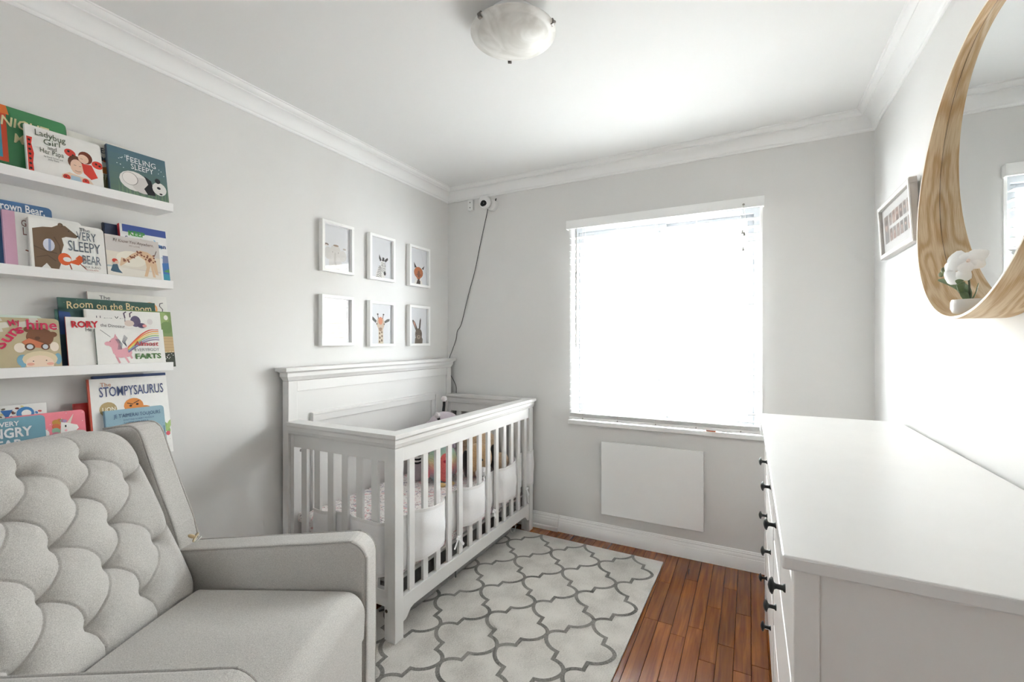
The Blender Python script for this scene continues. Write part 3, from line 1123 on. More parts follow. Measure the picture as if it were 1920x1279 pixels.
# ================================================================== ORCHID ON THE MIRROR'S RIM
oc = thing('orchid', (2.566, 1.592, 1.358), 'white artificial orchid in a small white pot inside the mirror rim', 'plant')
px, py, pz = 2.566, 1.574, 1.3565
M_POT = mat('glazed_pot', (226, 224, 220), 0.35, noise=(25, 0.03))
MB().lathe([(0, 0.001), (0.026, 0.001), (0.033, 0.005), (0.037, 0.016), (0.0365, 0.031), (0.034, 0.038), (0.031, 0.038), (0.030, 0.033), (0, 0.033)], 32, (px, py, pz)).build('pot', M_POT, oc, smooth=True, sharp=1.0)
M_LEAF = mat('orchid_leaf', (104, 124, 82), 0.4, noise=(40, 0.12))
M_STEM = mat('orchid_stem', (74, 82, 52), 0.5)
M_PETAL = mat('orchid_petal', (250, 250, 249), 0.55, noise=(60, 0.02))


def leaf(path, wid, cup=0.3, nside=4):
    P = smooth_path(path, 6)
    rings = []
    up = Vector((-0.55, -0.2, 0.8)).normalized()
    N = len(P)
    for th in (0.0006, -0.0006):
        for i, p in enumerate(P):
            t = (P[min(i + 1, N - 1)] - P[max(i - 1, 0)]).normalized()
            side = t.cross(up).normalized()
            n = side.cross(t)
            w = wid * math.sin(PI * min(1, (0.08 + 0.92 * i / (N - 1)))) ** 0.6
            rings.append([p + side * (w * s_) + n * (cup * w * s_ * s_ + th) for s_ in [-1 + 2 * j / nside for j in range(nside + 1)]])
    mb = MB()
    A, B = rings[:N], rings[N:]
    full = [a + b[::-1] for a, b in zip(A, B)]
    mb.loft(full, True, True)
    return mb


for path, w in (([(px, py, pz + 0.034), (px - 0.005, py + 0.01, pz + 0.062), (px - 0.014, py + 0.060, pz + 0.086), (px - 0.024, py + 0.135, pz + 0.106)], 0.012),
                ([(px - 0.005, py - 0.005, pz + 0.034), (px - 0.012, py - 0.002, pz + 0.060), (px - 0.022, py - 0.018, pz + 0.078), (px - 0.03, py - 0.012, pz + 0.088)], 0.010),
                ([(px, py - 0.012, pz + 0.034), (px + 0.002, py - 0.030, pz + 0.050), (px + 0.002, py - 0.045, pz + 0.075)], 0.0045)):
    leaf(path, w).build('leaf', M_LEAF, oc, smooth=True, fix=True)
st = [(px, py, pz + 0.034), (px - 0.002, py - 0.004, pz + 0.075), (px - 0.006, py - 0.012, pz + 0.095), (px - 0.008, py - 0.024, pz + 0.118), (px - 0.008, py - 0.045, pz + 0.130)]
MB().tube(smooth_path(st), 0.0022, 8).build('stem', M_STEM, oc, smooth=True)
st2 = [(px - 0.004, py + 0.008, pz + 0.034), (px - 0.014, py + 0.045, pz + 0.075), (px - 0.02, py + 0.085, pz + 0.116), (px - 0.022, py + 0.092, pz + 0.123)]
MB().tube(smooth_path(st2), 0.0013, 8).build('stem', M_STEM, oc, smooth=True)
M_BUD = mat('orchid_bud', (122, 128, 92), 0.5)
for d in ((-0.022, 0.094, 0.127, 0.0075), (-0.026, 0.104, 0.117, 0.0058), (-0.018, 0.083, 0.112, 0.0042), (-0.026, 0.055, 0.114, 0.0052)):
    MB().ball((px + d[0], py + d[1], pz + d[2]), (d[3], d[3], d[3] * 1.25), 12, 8).build('bud', M_BUD, oc, smooth=True)


def flower(c, nrm, s, spin):
    n = Vector(nrm).normalized()
    u = n.cross(Vector((0, 0, 1))).normalized()
    w = u.cross(n)
    mb = MB()
    for k in range(5):
        a = spin + 2 * PI * k / 5
        big = 1.15 if k in (1, 4) else 0.92
        d = u * math.cos(a) + w * math.sin(a)
        e = n.cross(d)
        rings = []
        for th in (0.0004, -0.0004):
            for i in range(7):
                t = i / 6.0
                wd = s * 0.52 * big * math.sin(PI * (0.10 + 0.86 * t)) ** 0.75
                cpt = Vector(c) + d * (s * big * t) + n * (0.18 * s * math.sin(PI * t) - 0.10 * s * t * t + 0.002 * (k % 2) + th)
                rings.append([cpt + e * (wd * q) + n * (-0.22 * wd * q * q) for q in (-1, -0.5, 0, 0.5, 1)])
        mb.loft([a_ + b_[::-1] for a_, b_ in zip(rings[:7], rings[7:])], True, True)
    fl = mb.build('flower', M_PETAL, oc, smooth=True, fix=True)
    l = MB()
    l.ball(Vector(c) + n * 0.005, (0.004, 0.004, 0.005), 10, 8)
    l.ball(Vector(c) + n * 0.008 - w * 0.004, (0.003, 0.004, 0.003), 10, 8)
    l.build('flower_lip', mat('orchid_lip', (232, 214, 204), 0.5), fl, smooth=True)


flower((px - 0.022, py - 0.004, pz + 0.118), (-0.75, -0.60, -0.10), 0.040, 0.35)
flower((px - 0.014, py - 0.040, pz + 0.130), (-0.50, -0.75, 0.45), 0.036, 1.1)
flower((px - 0.014, py + 0.000, pz + 0.140), (-0.5, -0.35, 0.8), 0.034, 0.1)

# ================================================================== DRESSER
dr = thing('dresser', (2.36, 1.60, 0.0), 'long white chest of drawers with dark knobs along the right wall', 'dresser')
DY0, DY1 = 0.815, 2.375
DX0, DX1 = 2.111, 2.608
bx('dresser_top', (DX0, DX1, DY0, DY1, 0.935, 0.957), M_DRTOP, dr, bevel=0.003)
FXD = 2.127
for (x, y) in ((FXD, DY0 + 0.012), (DX1 - 0.045, DY0 + 0.012), (FXD, DY1 - 0.057), (DX1 - 0.045, DY1 - 0.057)):
    bx('corner_post', (x, x + 0.034, y, y + 0.045, 0.0, 0.935), M_DRESS, dr, bevel=0.002)
for y in (DY0 + 0.022, DY1 - 0.034):
    bx('side_panel', (FXD + 0.034, DX1 - 0.045, y, y + 0.012, 0.14, 0.935), M_DRESS, dr)
    bx('side_rail', (FXD + 0.034, DX1 - 0.045, y - 0.004, y + 0.014, 0.095, 0.14), M_DRESS, dr)
bx('back_panel', (DX1 - 0.006, DX1 - 0.001, DY0 + 0.06, DY1 - 0.06, 0.12, 0.934), M_PAPER, dr)
bx('bottom_panel', (FXD + 0.02, DX1 - 0.008, DY0 + 0.036, DY1 - 0.036, 0.13, 0.145), M_DRESS, dr)
YM = (DY0 + DY1) / 2
bx('centre_divider', (FXD + 0.002, DX1 - 0.01, YM - 0.02, YM + 0.02, 0.13, 0.934), M_DRESS, dr)
for z0, z1 in ((0.905, 0.934), (0.692, 0.706), (0.438, 0.450), (0.145, 0.190)):
    for a, b_ in ((DY0 + 0.057, YM - 0.02), (YM + 0.02, DY1 - 0.057)):
        bx('front_rail', (FXD + 0.006, FXD + 0.03, a, b_, z0, z1), M_DRESS, dr)


def knob(parent, y, z):
    mb = MB()
    mb.lathe([(0.0, 0.0), (0.0085, 0.0), (0.0085, -0.002), (0.0055, -0.005), (0.005, -0.016), (0.007, -0.0195), (0.0155, -0.022), (0.0165, -0.024), (0.013, -0.0275), (0.006, -0.030), (0.0, -0.031)], 18, (FXD + 0.003, y, z), 'x')
    mb.build('knob', M_DARK, parent, smooth=True, sharp=0.9, fix=True)


def drawer(y0, y1, z0, z1, knobs):
    g = 0.0025
    mb = MB()
    mb.box(FXD + 0.003, FXD + 0.021, y0 + g, y1 - g, z0 + g, z1 - g)
    d = mb.build('drawer', M_DRESS, dr, bevel=0.002)
    for y in knobs:
        knob(d, y, (z0 + z1) / 2)


cols = [(DY0 + 0.057, YM - 0.02), (YM + 0.02, DY1 - 0.057)]
kn_y = [(1.06, 1.41), (1.77, 2.13)]
for (a, b_), ks in zip(cols, kn_y):
    m_ = (a + b_) / 2
    drawer(a, m_ - 0.006, 0.706, 0.878, [ks[0]])
    drawer(m_ + 0.006, b_, 0.706, 0.878, [ks[1]])
    drawer(a, b_, 0.450, 0.692, ks)
    drawer(a, b_, 0.190, 0.438, ks)
    bx('divider_post', (FXD + 0.006, FXD + 0.03, m_ - 0.006, m_ + 0.006, 0.706, 0.905), M_DRESS, dr)
    bx('apron_strip', (FXD + 0.006, FXD + 0.02, a, b_, 0.880, 0.906), M_DRESS, dr)

# ================================================================== RUG
RUGZ = 0.010
rug = thing('area_rug', (1.0, 2.0, 0.0), 'pale grey area rug with dark grey trellis pattern under the crib', 'rug', rot=(0, 0, math.radians(-1.1)))


def rug_mat(name, c0, c1, big, stripes):
    m = bpy.data.materials.new(name)
    m.use_nodes = True
    nt = m.node_tree
    b = nt.nodes['Principled BSDF']
    b.inputs['Roughness'].default_value = 0.95
    b.inputs['Specular IOR Level'].default_value = 0.1
    b.inputs['Sheen Weight'].default_value = 0.2
    tc = nt.nodes.new('ShaderNodeTexCoord')
    n1 = nt.nodes.new('ShaderNodeTexNoise')
    n1.inputs['Scale'].default_value = big
    n1.inputs['Detail'].default_value = 5
    mp = nt.nodes.new('ShaderNodeMapping')
    mp.inputs['Scale'].default_value = stripes
    mp.inputs['Rotation'].default_value = (0, 0, 0.5 if 'dark' in name else 0)
    n2 = nt.nodes.new('ShaderNodeTexNoise')
    n2.inputs['Scale'].default_value = 1
    n2.inputs['Detail'].default_value = 2
    nt.links.new(tc.outputs['Object'], n1.inputs['Vector'])
    nt.links.new(tc.outputs['Object'], mp.inputs['Vector'])
    nt.links.new(mp.outputs[0], n2.inputs['Vector'])
    ad = nt.nodes.new('ShaderNodeMath')
    ad.operation = 'MULTIPLY_ADD'
    ad.inputs[1].default_value = 0.8
    nt.links.new(n1.outputs['Fac'], ad.inputs[0])
    nt.links.new(n2.outputs['Fac'], ad.inputs[2])
    r = nt.nodes.new('ShaderNodeValToRGB')
    r.color_ramp.elements[0].position = 0.62
    r.color_ramp.elements[1].position = 1.18
    r.color_ramp.elements[1].position = 1.0
    r.color_ramp.elements[0].color = lin(c0)
    r.color_ramp.elements[1].color = lin(c1)
    nt.links.new(ad.outputs[0], r.inputs['Fac'])
    nt.links.new(r.outputs['Color'], b.inputs['Base Color'])
    bp = nt.nodes.new('ShaderNodeBump')
    bp.inputs['Strength'].default_value = 0.5
    bp.inputs['Distance'].default_value = 0.002
    nt.links.new(n2.outputs['Fac'], bp.inputs['Height'])
    nt.links.new(bp.outputs['Normal'], b.inputs['Normal'])
    return m


RX0, RX1, RY0, RY1 = -0.50, 0.61, -1.60, 0.742     # local to rug empty at (1.0, 2.0)
pile = MB()
pile.prism(rounded(RX0, RX1, RY0, RY1, 0.004, 3), lambda p, t: (p[0], p[1], t), 0.0005, RUGZ)
pile_o = pile.build('pile', rug_mat('rug_pale', (158, 154, 148), (212, 208, 202), 6.0, (160, 700, 10)), rug, local=True, bevel=0.002, fix=True)
# trellis: stepped ogee edges between lattice nodes
PXr, PYr = 0.2985, 0.3620
N0 = (-0.011, 0.552)
edge = []
for k in range(8):
    t = k / 7
    a = 0.5 * PI * t
    ex, ey = 0.56 * (1 - math.cos(a)), 1 - 0.47 * math.sin(a)
    lx_, ly_ = 0.56 * t, 1 - 0.47 * t
    edge.append((0.85 * ex + 0.15 * lx_, 0.85 * ey + 0.15 * ly_))
for k in range(8):
    t = k / 7
    a = 0.5 * PI * t
    ex, ey = 0.57 + 0.43 * math.sin(a), 0.27 - 0.27 * (1 - math.cos(a))
    lx_, ly_ = 0.57 + 0.43 * t, 0.27 - 0.27 * t
    edge.append((0.85 * ex + 0.15 * lx_, 0.85 * ey + 0.15 * ly_))
tre = MB()
HW = 0.0086
band_no = [0]


def band(pts):
    pts = [Vector(p) for p in pts]
    n = len(pts)
    Lf, Rt = [], []
    for i in range(n):
        d1 = (pts[i] - pts[i - 1]).normalized() if i else None
        d2 = (pts[i + 1] - pts[i]).normalized() if i < n - 1 else None
        d = ((d1 or d2) + (d2 or d1))
        d.normalize()
        nn = Vector((-d.y, d.x))
        k = HW / max(0.45, nn.dot(Vector((-(d2 or d1).y, (d2 or d1).x))))
        Lf.append(pts[i] + nn * k)
        Rt.append(pts[i] - nn * k)
    for i in range(n - 1):
        q = [Rt[i], Rt[i + 1], Lf[i + 1], Lf[i]]
        m0 = 0.012
        if all(RX0 + m0 < p.x < RX1 - m0 + 0.02 and RY0 + m0 < p.y < RY1 - m0 + 0.03 for p in q):
            q = [Vector((min(max(p.x, RX0 + 0.002), RX1 - 0.002), min(max(p.y, RY0 + 0.002), RY1 - 0.002))) for p in q]
            band_no[0] += 1
            tre.add([(p.x, p.y, RUGZ + 0.0004 + 0.0000006 * band_no[0]) for p in q], [(0, 1, 2, 3)])


for i in range(-3, 4):
    for j in range(-7, 3):
        for (ox, oy) in ((0, 0), (0.5, 0.5)):
            cx, cy = N0[0] + (i + ox) * PXr, N0[1] + (j + oy) * PYr     # a node
            # two edges leave each node downwards: right-hand and left-hand
            for sgn in (1, -1):
                if cx + sgn * PXr / 2 > RX1 - 0.008 or cx > RX1 - 0.008:
                    continue
                pts = [(cx + sgn * p[0] * PXr / 2, cy + (p[1] - 1) * PYr / 2) for p in edge]
                band(pts)
tre.build('trellis_pattern', rug_mat('rug_dark', (70, 68, 65), (138, 135, 130), 8.0, (520, 90, 10)), rug, local=True)

# ================================================================== CRIB
crib = thing('crib', (0.4, 2.13, 0.0), 'white wooden crib with slatted sides and solid headboard', 'crib')
CX0, CX1, CY0, CY1 = 0.020, 0.748, 1.457, 2.822


def cbx(name, d, bevel=0.002, parent=None, m=None):
    return bx(name, d, m or M_CRIB, parent or crib, bevel)


# headboard posts (full height) and front posts
for (y0, y1) in ((CY0, CY0 + 0.05), (CY1 - 0.05, CY1)):
    cbx('headboard_post', (0.022, 0.066, y0, y1, 0.0, 1.09))
for (y0, y1, zb) in ((CY0, CY0 + 0.053, RUGZ + 0.001), (CY1 - 0.053, CY1, 0.0)):
    cbx('front_post', (0.706, CX1, y0, y1, zb, 0.832))
    cbx('post_strip', (0.682, 0.7055, y0 + 0.007, y1 - 0.007, zb, 0.832), 0.001)
hb = cbx('headboard', (0.026, 0.054, CY0 + 0.05, CY1 - 0.05, 0.20, 1.09))
cbx('headboard_rail', (0.0545, 0.064, CY0 + 0.0505, CY1 - 0.0505, 1.036, 1.0895), 0.0015, hb)
# raised central panel
ry0, ry1, rz1 = 1.592, 2.640, 0.919
mo_ = MB()
for (a, b_, c_, d_) in ((ry0, ry1, rz1 - 0.014, rz1), (ry0, ry0 + 0.014, 0.25, rz1 - 0.014), (ry1 - 0.014, ry1, 0.25, rz1 - 0.014)):
    mo_.box(0.0545, 0.074, a, b_, c_, d_)
for (a, b_, c_, d_) in ((ry0 + 0.0145, ry1 - 0.0145, rz1 - 0.05, rz1 - 0.0145), (ry0 + 0.0145, ry0 + 0.05, 0.25, rz1 - 0.0505), (ry1 - 0.05, ry1 - 0.0145, 0.25, rz1 - 0.0505)):
    mo_.box(0.0545, 0.068, a, b_, c_, d_)
mo_.build('panel_moulding', M_CRIB, hb, bevel=0.002)


def cap_profile(z0, z1, over):
    """half-profile (outwards offset, z) of a cornice"""
    h = z1 - z0
    return [(0.0, z0), (0.003, z0 + 0.10 * h), (0.35 * over, z0 + 0.28 * h), (0.42 * over, z0 + 0.30 * h), (0.42 * over, z0 + 0.60 * h), (0.55 * over, z0 + 0.62 * h), (0.62 * over, z0 + 0.68 * h), (over, z0 + 0.72 * h), (over, z1)]


def cap_box(name, x0, x1, y0, y1, z0, z1, over, sides):
    """cornice around a bar; sides = overhang multipliers (x-, x+, y-, y+)"""
    rings = []
    for o, z in cap_profile(z0, z1, over):
        rings.append([(x0 - o * sides[0], y0 - o * sides[2], z), (x1 + o * sides[1], y0 - o * sides[2], z), (x1 + o * sides[1], y1 + o * sides[3], z), (x0 - o * sides[0], y1 + o * sides[3], z)])
    return MB().loft(rings).build(name, M_CRIB, crib, bevel=0.0012)


cap_box('headboard_cap', 0.024, 0.066, CY0, CY1, 1.091, 1.157, 0.030, (0.6, 0.8, 1, 1))
CT0, CT1 = 0.833, 0.894
cap_box('side_cap', 0.694, CX1, CY0, CY1, CT0, CT1, 0.018, (0, 1, 1, 1))
cap_box('end_cap', 0.0670, 0.6938, CY0, CY0 + 0.046, CT0, CT1, 0.018, (0, 0, 1, 0.8))
cap_box('end_cap', 0.0670, 0.6938, CY1 - 0.046, CY1, CT0, CT1, 0.018, (0, 0, 0.8, 1))
# front side
cbx('top_rail', (0.716, 0.742, CY0 + 0.0535, CY1 - 0.0535, 0.768, 0.832))
apr = [(CY0 + 0.0535, 0.183), (CY1 - 0.0535, 0.183), (CY1 - 0.0535, 0.105)]
n_ = 8
ya, yb_ = CY0 + 0.0535, CY1 - 0.0535
lowz = [(0.0, 0.078), (0.018, 0.080), (0.030, 0.088), (0.040, 0.100), (0.052, 0.112), (0.075, 0.1185)]
pts = [(ya, 0.185)] + [(ya + d, z) for d, z in lowz] + [(yb_ - d, z) for d, z in lowz[::-1]] + [(yb_, 0.185)]
MB().prism(pts, lambda p, t: (t, p[0], p[1]), 0.716, 0.744).build('apron', M_CRIB, crib, bevel=0.0015, fix=True)
bx('stabiliser_strip', (0.690, 0.712, ya, yb_, 0.152, 0.170), M_STEEL, crib)
SL = [1.580 + i * (2.731 - 1.580) / 12 for i in range(13)]
sl_me = None
for y in SL:
    if sl_me is None:
        o = MB().box(0.722, 0.737, -0.0175, 0.0175, 0.1855, 0.7675).build('slat', M_CRIB, crib, local=True, bevel=0.002)
        for v in o.data.vertices:
            v.co.x -= 0.4
        sl_me = o.data
    else:
        o = bpy.data.objects.new('slat', sl_me)
        COL.objects.link(o)
        o.parent = crib
        b = o.modifiers.new('bevel', 'BEVEL')
        b.width, b.segments, b.limit_method = 0.002, 2, 'ANGLE'
    o.location = (0, y - 2.13, 0)
# end panels
ES = [0.158 + i * 0.0915 for i in range(6)]
es_me = None
for (yc, nm) in ((CY0 + 0.024, 'near'), (CY1 - 0.024, 'far')):
    cbx('end_stile', (0.0665, 0.092, yc - 0.013, yc + 0.013, 0.055, 0.832))
    cbx('end_rail', (0.0925, 0.6815, yc - 0.013, yc + 0.013, 0.770, 0.832))
    cbx('end_rail', (0.0925, 0.6815, yc - 0.013, yc + 0.013, 0.148, 0.218))
    for x in ES:
        if es_me is None:
            o = MB().box(-0.0195, 0.0195, -0.0075, 0.0075, 0.2185, 0.7695).build('slat', M_CRIB, crib, local=True, bevel=0.002)
            es_me = o.data
        else:
            o = bpy.data.objects.new('slat', es_me)
            COL.objects.link(o)
            o.parent = crib
            b = o.modifiers.new('bevel', 'BEVEL')
            b.width, b.segments, b.limit_method = 0.002, 2, 'ANGLE'
        o.location = (x - 0.4, yc - 2.13, 0)
for (x, y, z, ax) in ((0.694, CY0 + 0.0065, 0.135, 'y'),):
    MB().lathe([(0, -0.001), (0.0075, -0.001), (0.0075, 0.0), (0.006, 0.0005), (0.0, 0.0005)], 14, (x, y, z), 'y').build('bolt', mat('bolt_dark', (90, 86, 80), 0.4, metal=0.8), crib)
MB().lathe([(0, 0.0), (0.008, 0.0), (0.008, 0.002), (0.004, 0.003), (0, 0.003)], 14, (0.055, 1.536, 0.735), 'x').build('bolt', M_STEEL, crib)
bx('mattress_support', (0.075, 0.700, CY0 + 0.045, CY1 - 0.045, 0.232, 0.244), mat('support_grey', (196, 194, 190), 0.5), crib)

# --- mattress with floral sheet
mt = thing('crib_mattress', (0.39, 2.14, 0.245), 'crib mattress with pink floral fitted sheet', 'mattress')


def floral():
    m = bpy.data.materials.new('floral_sheet')
    m.use_nodes = True
    nt = m.node_tree
    b = nt.nodes['Principled BSDF']
    b.inputs['Roughness'].default_value = 0.9
    tc = nt.nodes.new('ShaderNodeTexCoord')

    def layer(prev, scale, sc3, thr, col, seed, soft=0.02, dist=1.2):
        mp = nt.nodes.new('ShaderNodeMapping')
        mp.inputs['Scale'].default_value = sc3
        mp.inputs['Location'].default_value = (seed, seed * 1.7, seed * 0.3)
        mp.inputs['Rotation'].default_value = (0, 0, seed)
        n = nt.nodes.new('ShaderNodeTexNoise')
        n.inputs['Scale'].default_value = scale
        n.inputs['Detail'].default_value = 1.5
        n.inputs['Distortion'].default_value = dist
        nt.links.new(tc.outputs['Object'], mp.inputs['Vector'])
        nt.links.new(mp.outputs[0], n.inputs['Vector'])
        r = nt.nodes.new('ShaderNodeMapRange')
        r.inputs['From Min'].default_value = thr
        r.inputs['From Max'].default_value = thr + soft
        nt.links.new(n.outputs['Fac'], r.inputs['Value'])
        mx = nt.nodes.new('ShaderNodeMix')
        mx.data_type = 'RGBA'
        nt.links.new(r.outputs[0], mx.inputs[0])
        if isinstance(prev, tuple):
            mx.inputs[6].default_value = prev
        else:
            nt.links.new(prev, mx.inputs[6])
        mx.inputs[7].default_value = lin(col)
        return mx.outputs[2]

    c = layer(lin((240, 235, 233)), 22, (1, 1, 1), 0.585, (228, 190, 192), 1.0, 0.04)
    c = layer(c, 24, (1, 1, 1), 0.62, (196, 190, 202), 4.3, 0.04)
    c = layer(c, 46, (1, 2.4, 1), 0.62, (142, 128, 136), 2.6, 0.03, 1.5)
    c = layer(c, 46, (2.4, 1, 1), 0.64, (176, 146, 150), 7.1, 0.03, 1.5)
    nt.links.new(c, b.inputs['Base Color'])
    return m


M_FLOR = floral()
prf = rounded(0.080, 0.703, CY0 + 0.055, CY1 - 0.055, 0.05, 6)
rings = []
for (ins, z) in ((0.03, 0.2450), (0.008, 0.252), (0.0, 0.27), (0.0, 0.405), (0.006, 0.420), (0.02, 0.429), (0.05, 0.431)):
    pr_ = rounded(0.080 + ins, 0.703 - ins, CY0 + 0.055 + ins, CY1 - 0.055 - ins, 0.05, 6)
    rings.append([(p[0], p[1], z) for p in pr_])
MB().loft(rings).build('fitted_sheet', M_FLOR, mt, smooth=True, fix=True)
mc = MB().ball((0.115, CY0 + 0.040, 0.420), (0.032, 0.013, 0.026), 18, 12, fn=lambda p: 1 + 0.12 * math.sin(9 * p.x + 7 * p.z))
mc.build('sheet_corner', M_FLOR, mt, smooth=True)

# --- mesh liner woven between the slats
ln = thing('crib_liner', (0.4, 2.1, 0.30), 'white padded mesh liner woven between the crib slats', 'crib bumper')
xo, xi = 0.748, 0.7135       # outside / inside of the front slats


def liner_path():
    P = []
    ye_o, ye_i = CY0 + 0.010, CY0 + 0.0405    # outside / inside of the near end slats
    P += [(0.236, ye_o), (0.275, ye_o - 0.001), (0.318, ye_o + 0.010), (0.338, ye_i), (0.385, ye_i + 0.004), (0.44, ye_i), (0.478, ye_o + 0.010), (0.510, ye_o), (0.57, ye_o - 0.003), (0.63, ye_o), (0.652, ye_o + 0.009), (0.672, ye_i + 0.005)]
    P2 = [(0.676, CY0 + 0.062), (xi - 0.018, CY0 + 0.075), (xi, 1.560), (xi, 1.592), (0.733, 1.626), (xo, 1.655), (xo + 0.006, 1.72), (xo, 1.79), (0.733, 1.822), (xi, 1.85), (xi - 0.006, 1.915), (xi, 1.98), (0.733, 2.013), (xo, 2.045), (xo + 0.006, 2.11), (xo, 2.175), (0.733, 2.205), (xi, 2.235), (xi - 0.005, 2.30), (xi, 2.36), (0.733, 2.394), (xo, 2.425), (xo + 0.006, 2.49), (xo, 2.555), (0.733, 2.585), (xi, 2.615), (xi - 0.005, 2.68), (xi, 2.748), (0.732, 2.757), (0.752, 2.767), (0.7525, 2.80), (0.7525, 2.815)]
    return P, P2


PA, PB = liner_path()


def liner_strip(P, name, zf):
    pts = smooth_path([(p[0], p[1], 0) for p in P], 6)
    n = len(pts)
    NZ = 14
    outer, inner = [], []
    for i, p in enumerate(pts):
        t = (pts[min(i + 1, n - 1)] - pts[max(i - 1, 0)]).normalized()
        nn = Vector((t.y, -t.x, 0))
        z0, z1 = zf(p)
        ro, ri = [], []
        for j in range(NZ + 1):
            s_ = j / NZ
            z = z0 + (z1 - z0) * s_
            puff = 0.004 * math.sin(PI * s_) + 0.0022 * math.sin(2 * PI * s_ * 1.5 + p.y * 17 + p.x * 23) * math.sin(PI * s_)
            c = Vector((p.x, p.y, z)) + nn * puff * (1 if math.sin(p.y * 40) > -2 else 0)
            ro.append(c + nn * 0.0016)
            ri.append(c - nn * 0.0016)
        outer.append(ro + ri[::-1])
    mb = MB().loft(outer, True, True)
    pan = mb.build(name, M_LINER, ln, smooth=True, fix=True, sharp=1.0)
    for which in (0, 1):
        e = MB()
        ring = []
        for i, p in enumerate(pts):
            z0, z1 = zf(p)
            zc = z1 - 0.007 if which else z0 + 0.006
            t = (pts[min(i + 1, n - 1)] - pts[max(i - 1, 0)]).normalized()
            nn = Vector((t.y, -t.x, 0))
            hh = 0.0075
            c = Vector((p.x, p.y, zc))
            ring.append([c - nn * 0.0027 + Vector((0, 0, -hh)), c + nn * 0.0027 + Vector((0, 0, -hh)), c + nn * 0.0027 + Vector((0, 0, hh)), c - nn * 0.0027 + Vector((0, 0, hh))])
        e.loft(ring, True, True).build('binding', fabric('binding_tape', (240, 238, 237), (216, 214, 213), 1600, 0.1), pan, fix=True)
    return pan


def interp(tab, y):
    for (a, va), (b, vb) in zip(tab[:-1], tab[1:]):
        if y <= b:
            t = (y - a) / (b - a)
            return va + (vb - va) * max(0, min(1, t))
    return tab[-1][1]


TZ1 = [(1.5, 0.505), (1.62, 0.524), (1.72, 0.512), (1.83, 0.508), (2.0, 0.511), (2.11, 0.500), (2.3, 0.512), (2.5, 0.520), (2.62, 0.534), (2.82, 0.546)]
TZ0 = [(1.5, 0.262), (1.6, 0.290), (1.8, 0.300), (2.0, 0.308), (2.2, 0.311), (2.82, 0.312)]
liner_strip(PA, 'liner_panel', lambda p: (0.262 + 0.03 * max(0, p.x - 0.5), 0.497 + 0.006 * math.sin(p.x * 14)))
liner_strip(PB, 'liner_panel', lambda p: (interp(TZ0, p.y), interp(TZ1, p.y)))


def tie(x, y, z, tails):
    mb = MB()
    mb.ball((x, y, z), (0.007, 0.009, 0.010), 10, 8)
    for s_ in (-1, 1):
        mb.ball((x + 0.002, y + s_ * 0.012, z - 0.002), (0.004, 0.011, 0.008), 10, 8, rot=(s_ * 0.5, 0, 0))
    o = mb.build('tie_bow', M_LINER, ln, smooth=True)
    for (dy, dz, l) in tails:
        d = Vector((0.004, dy, dz)).normalized()
        w = Vector((0, -d.z, d.y)) * 0.0065
        p = Vector((x + 0.003, y, z - 0.004))
        tb = MB()
        tb.loft([[p - w * 0.6, p + w * 0.6, p + w * 0.6 + Vector((0.0012, 0, 0)), p - w * 0.6 + Vector((0.0012, 0, 0))],
                 [p + d * l * 0.5 - w, p + d * l * 0.5 + w, p + d * l * 0.5 + w + Vector((0.0012, 0, 0)), p + d * l * 0.5 - w + Vector((0.0012, 0, 0))],
                 [p + d * l - w, p + d * l + w, p + d * l + w + Vector((0.0012, 0, 0)), p + d * l - w + Vector((0.0012, 0, 0))]])
        tb.build('tie_tail', M_LINER, o, fix=True)


tie(0.745, 1.925, 0.282, ((-0.7, -0.8, 0.055), (0.75, -0.75, 0.07)))
tie(0.745, 2.295, 0.297, ((-0.15, -0.9, 0.03), (0.25, -0.9, 0.045)))
tie(0.752, 2.715, 0.305, ((0.2, -0.95, 0.10), (0.5, -0.85, 0.055)))

# --- plush toys on the mattress
MZ = 0.431


def plush(name, col, sc=120, amt=0.16):
    return mat(name, col, 0.95, noise=(sc, amt), bump=(sc * 1.6, 0.8, 0.004), sheen=0.4)


def lump(seed, a=0.05, f=5):
    return lambda p: 1 + a * math.sin(f * p.x + seed) * math.sin(f * p.y + 2 * seed) * math.cos(f * p.z + seed)


owl = thing('plush_owl', (0.47, 2.165, MZ), 'rainbow coloured shaggy plush owl sitting in the crib', 'soft toy')
M_SHAG = {}


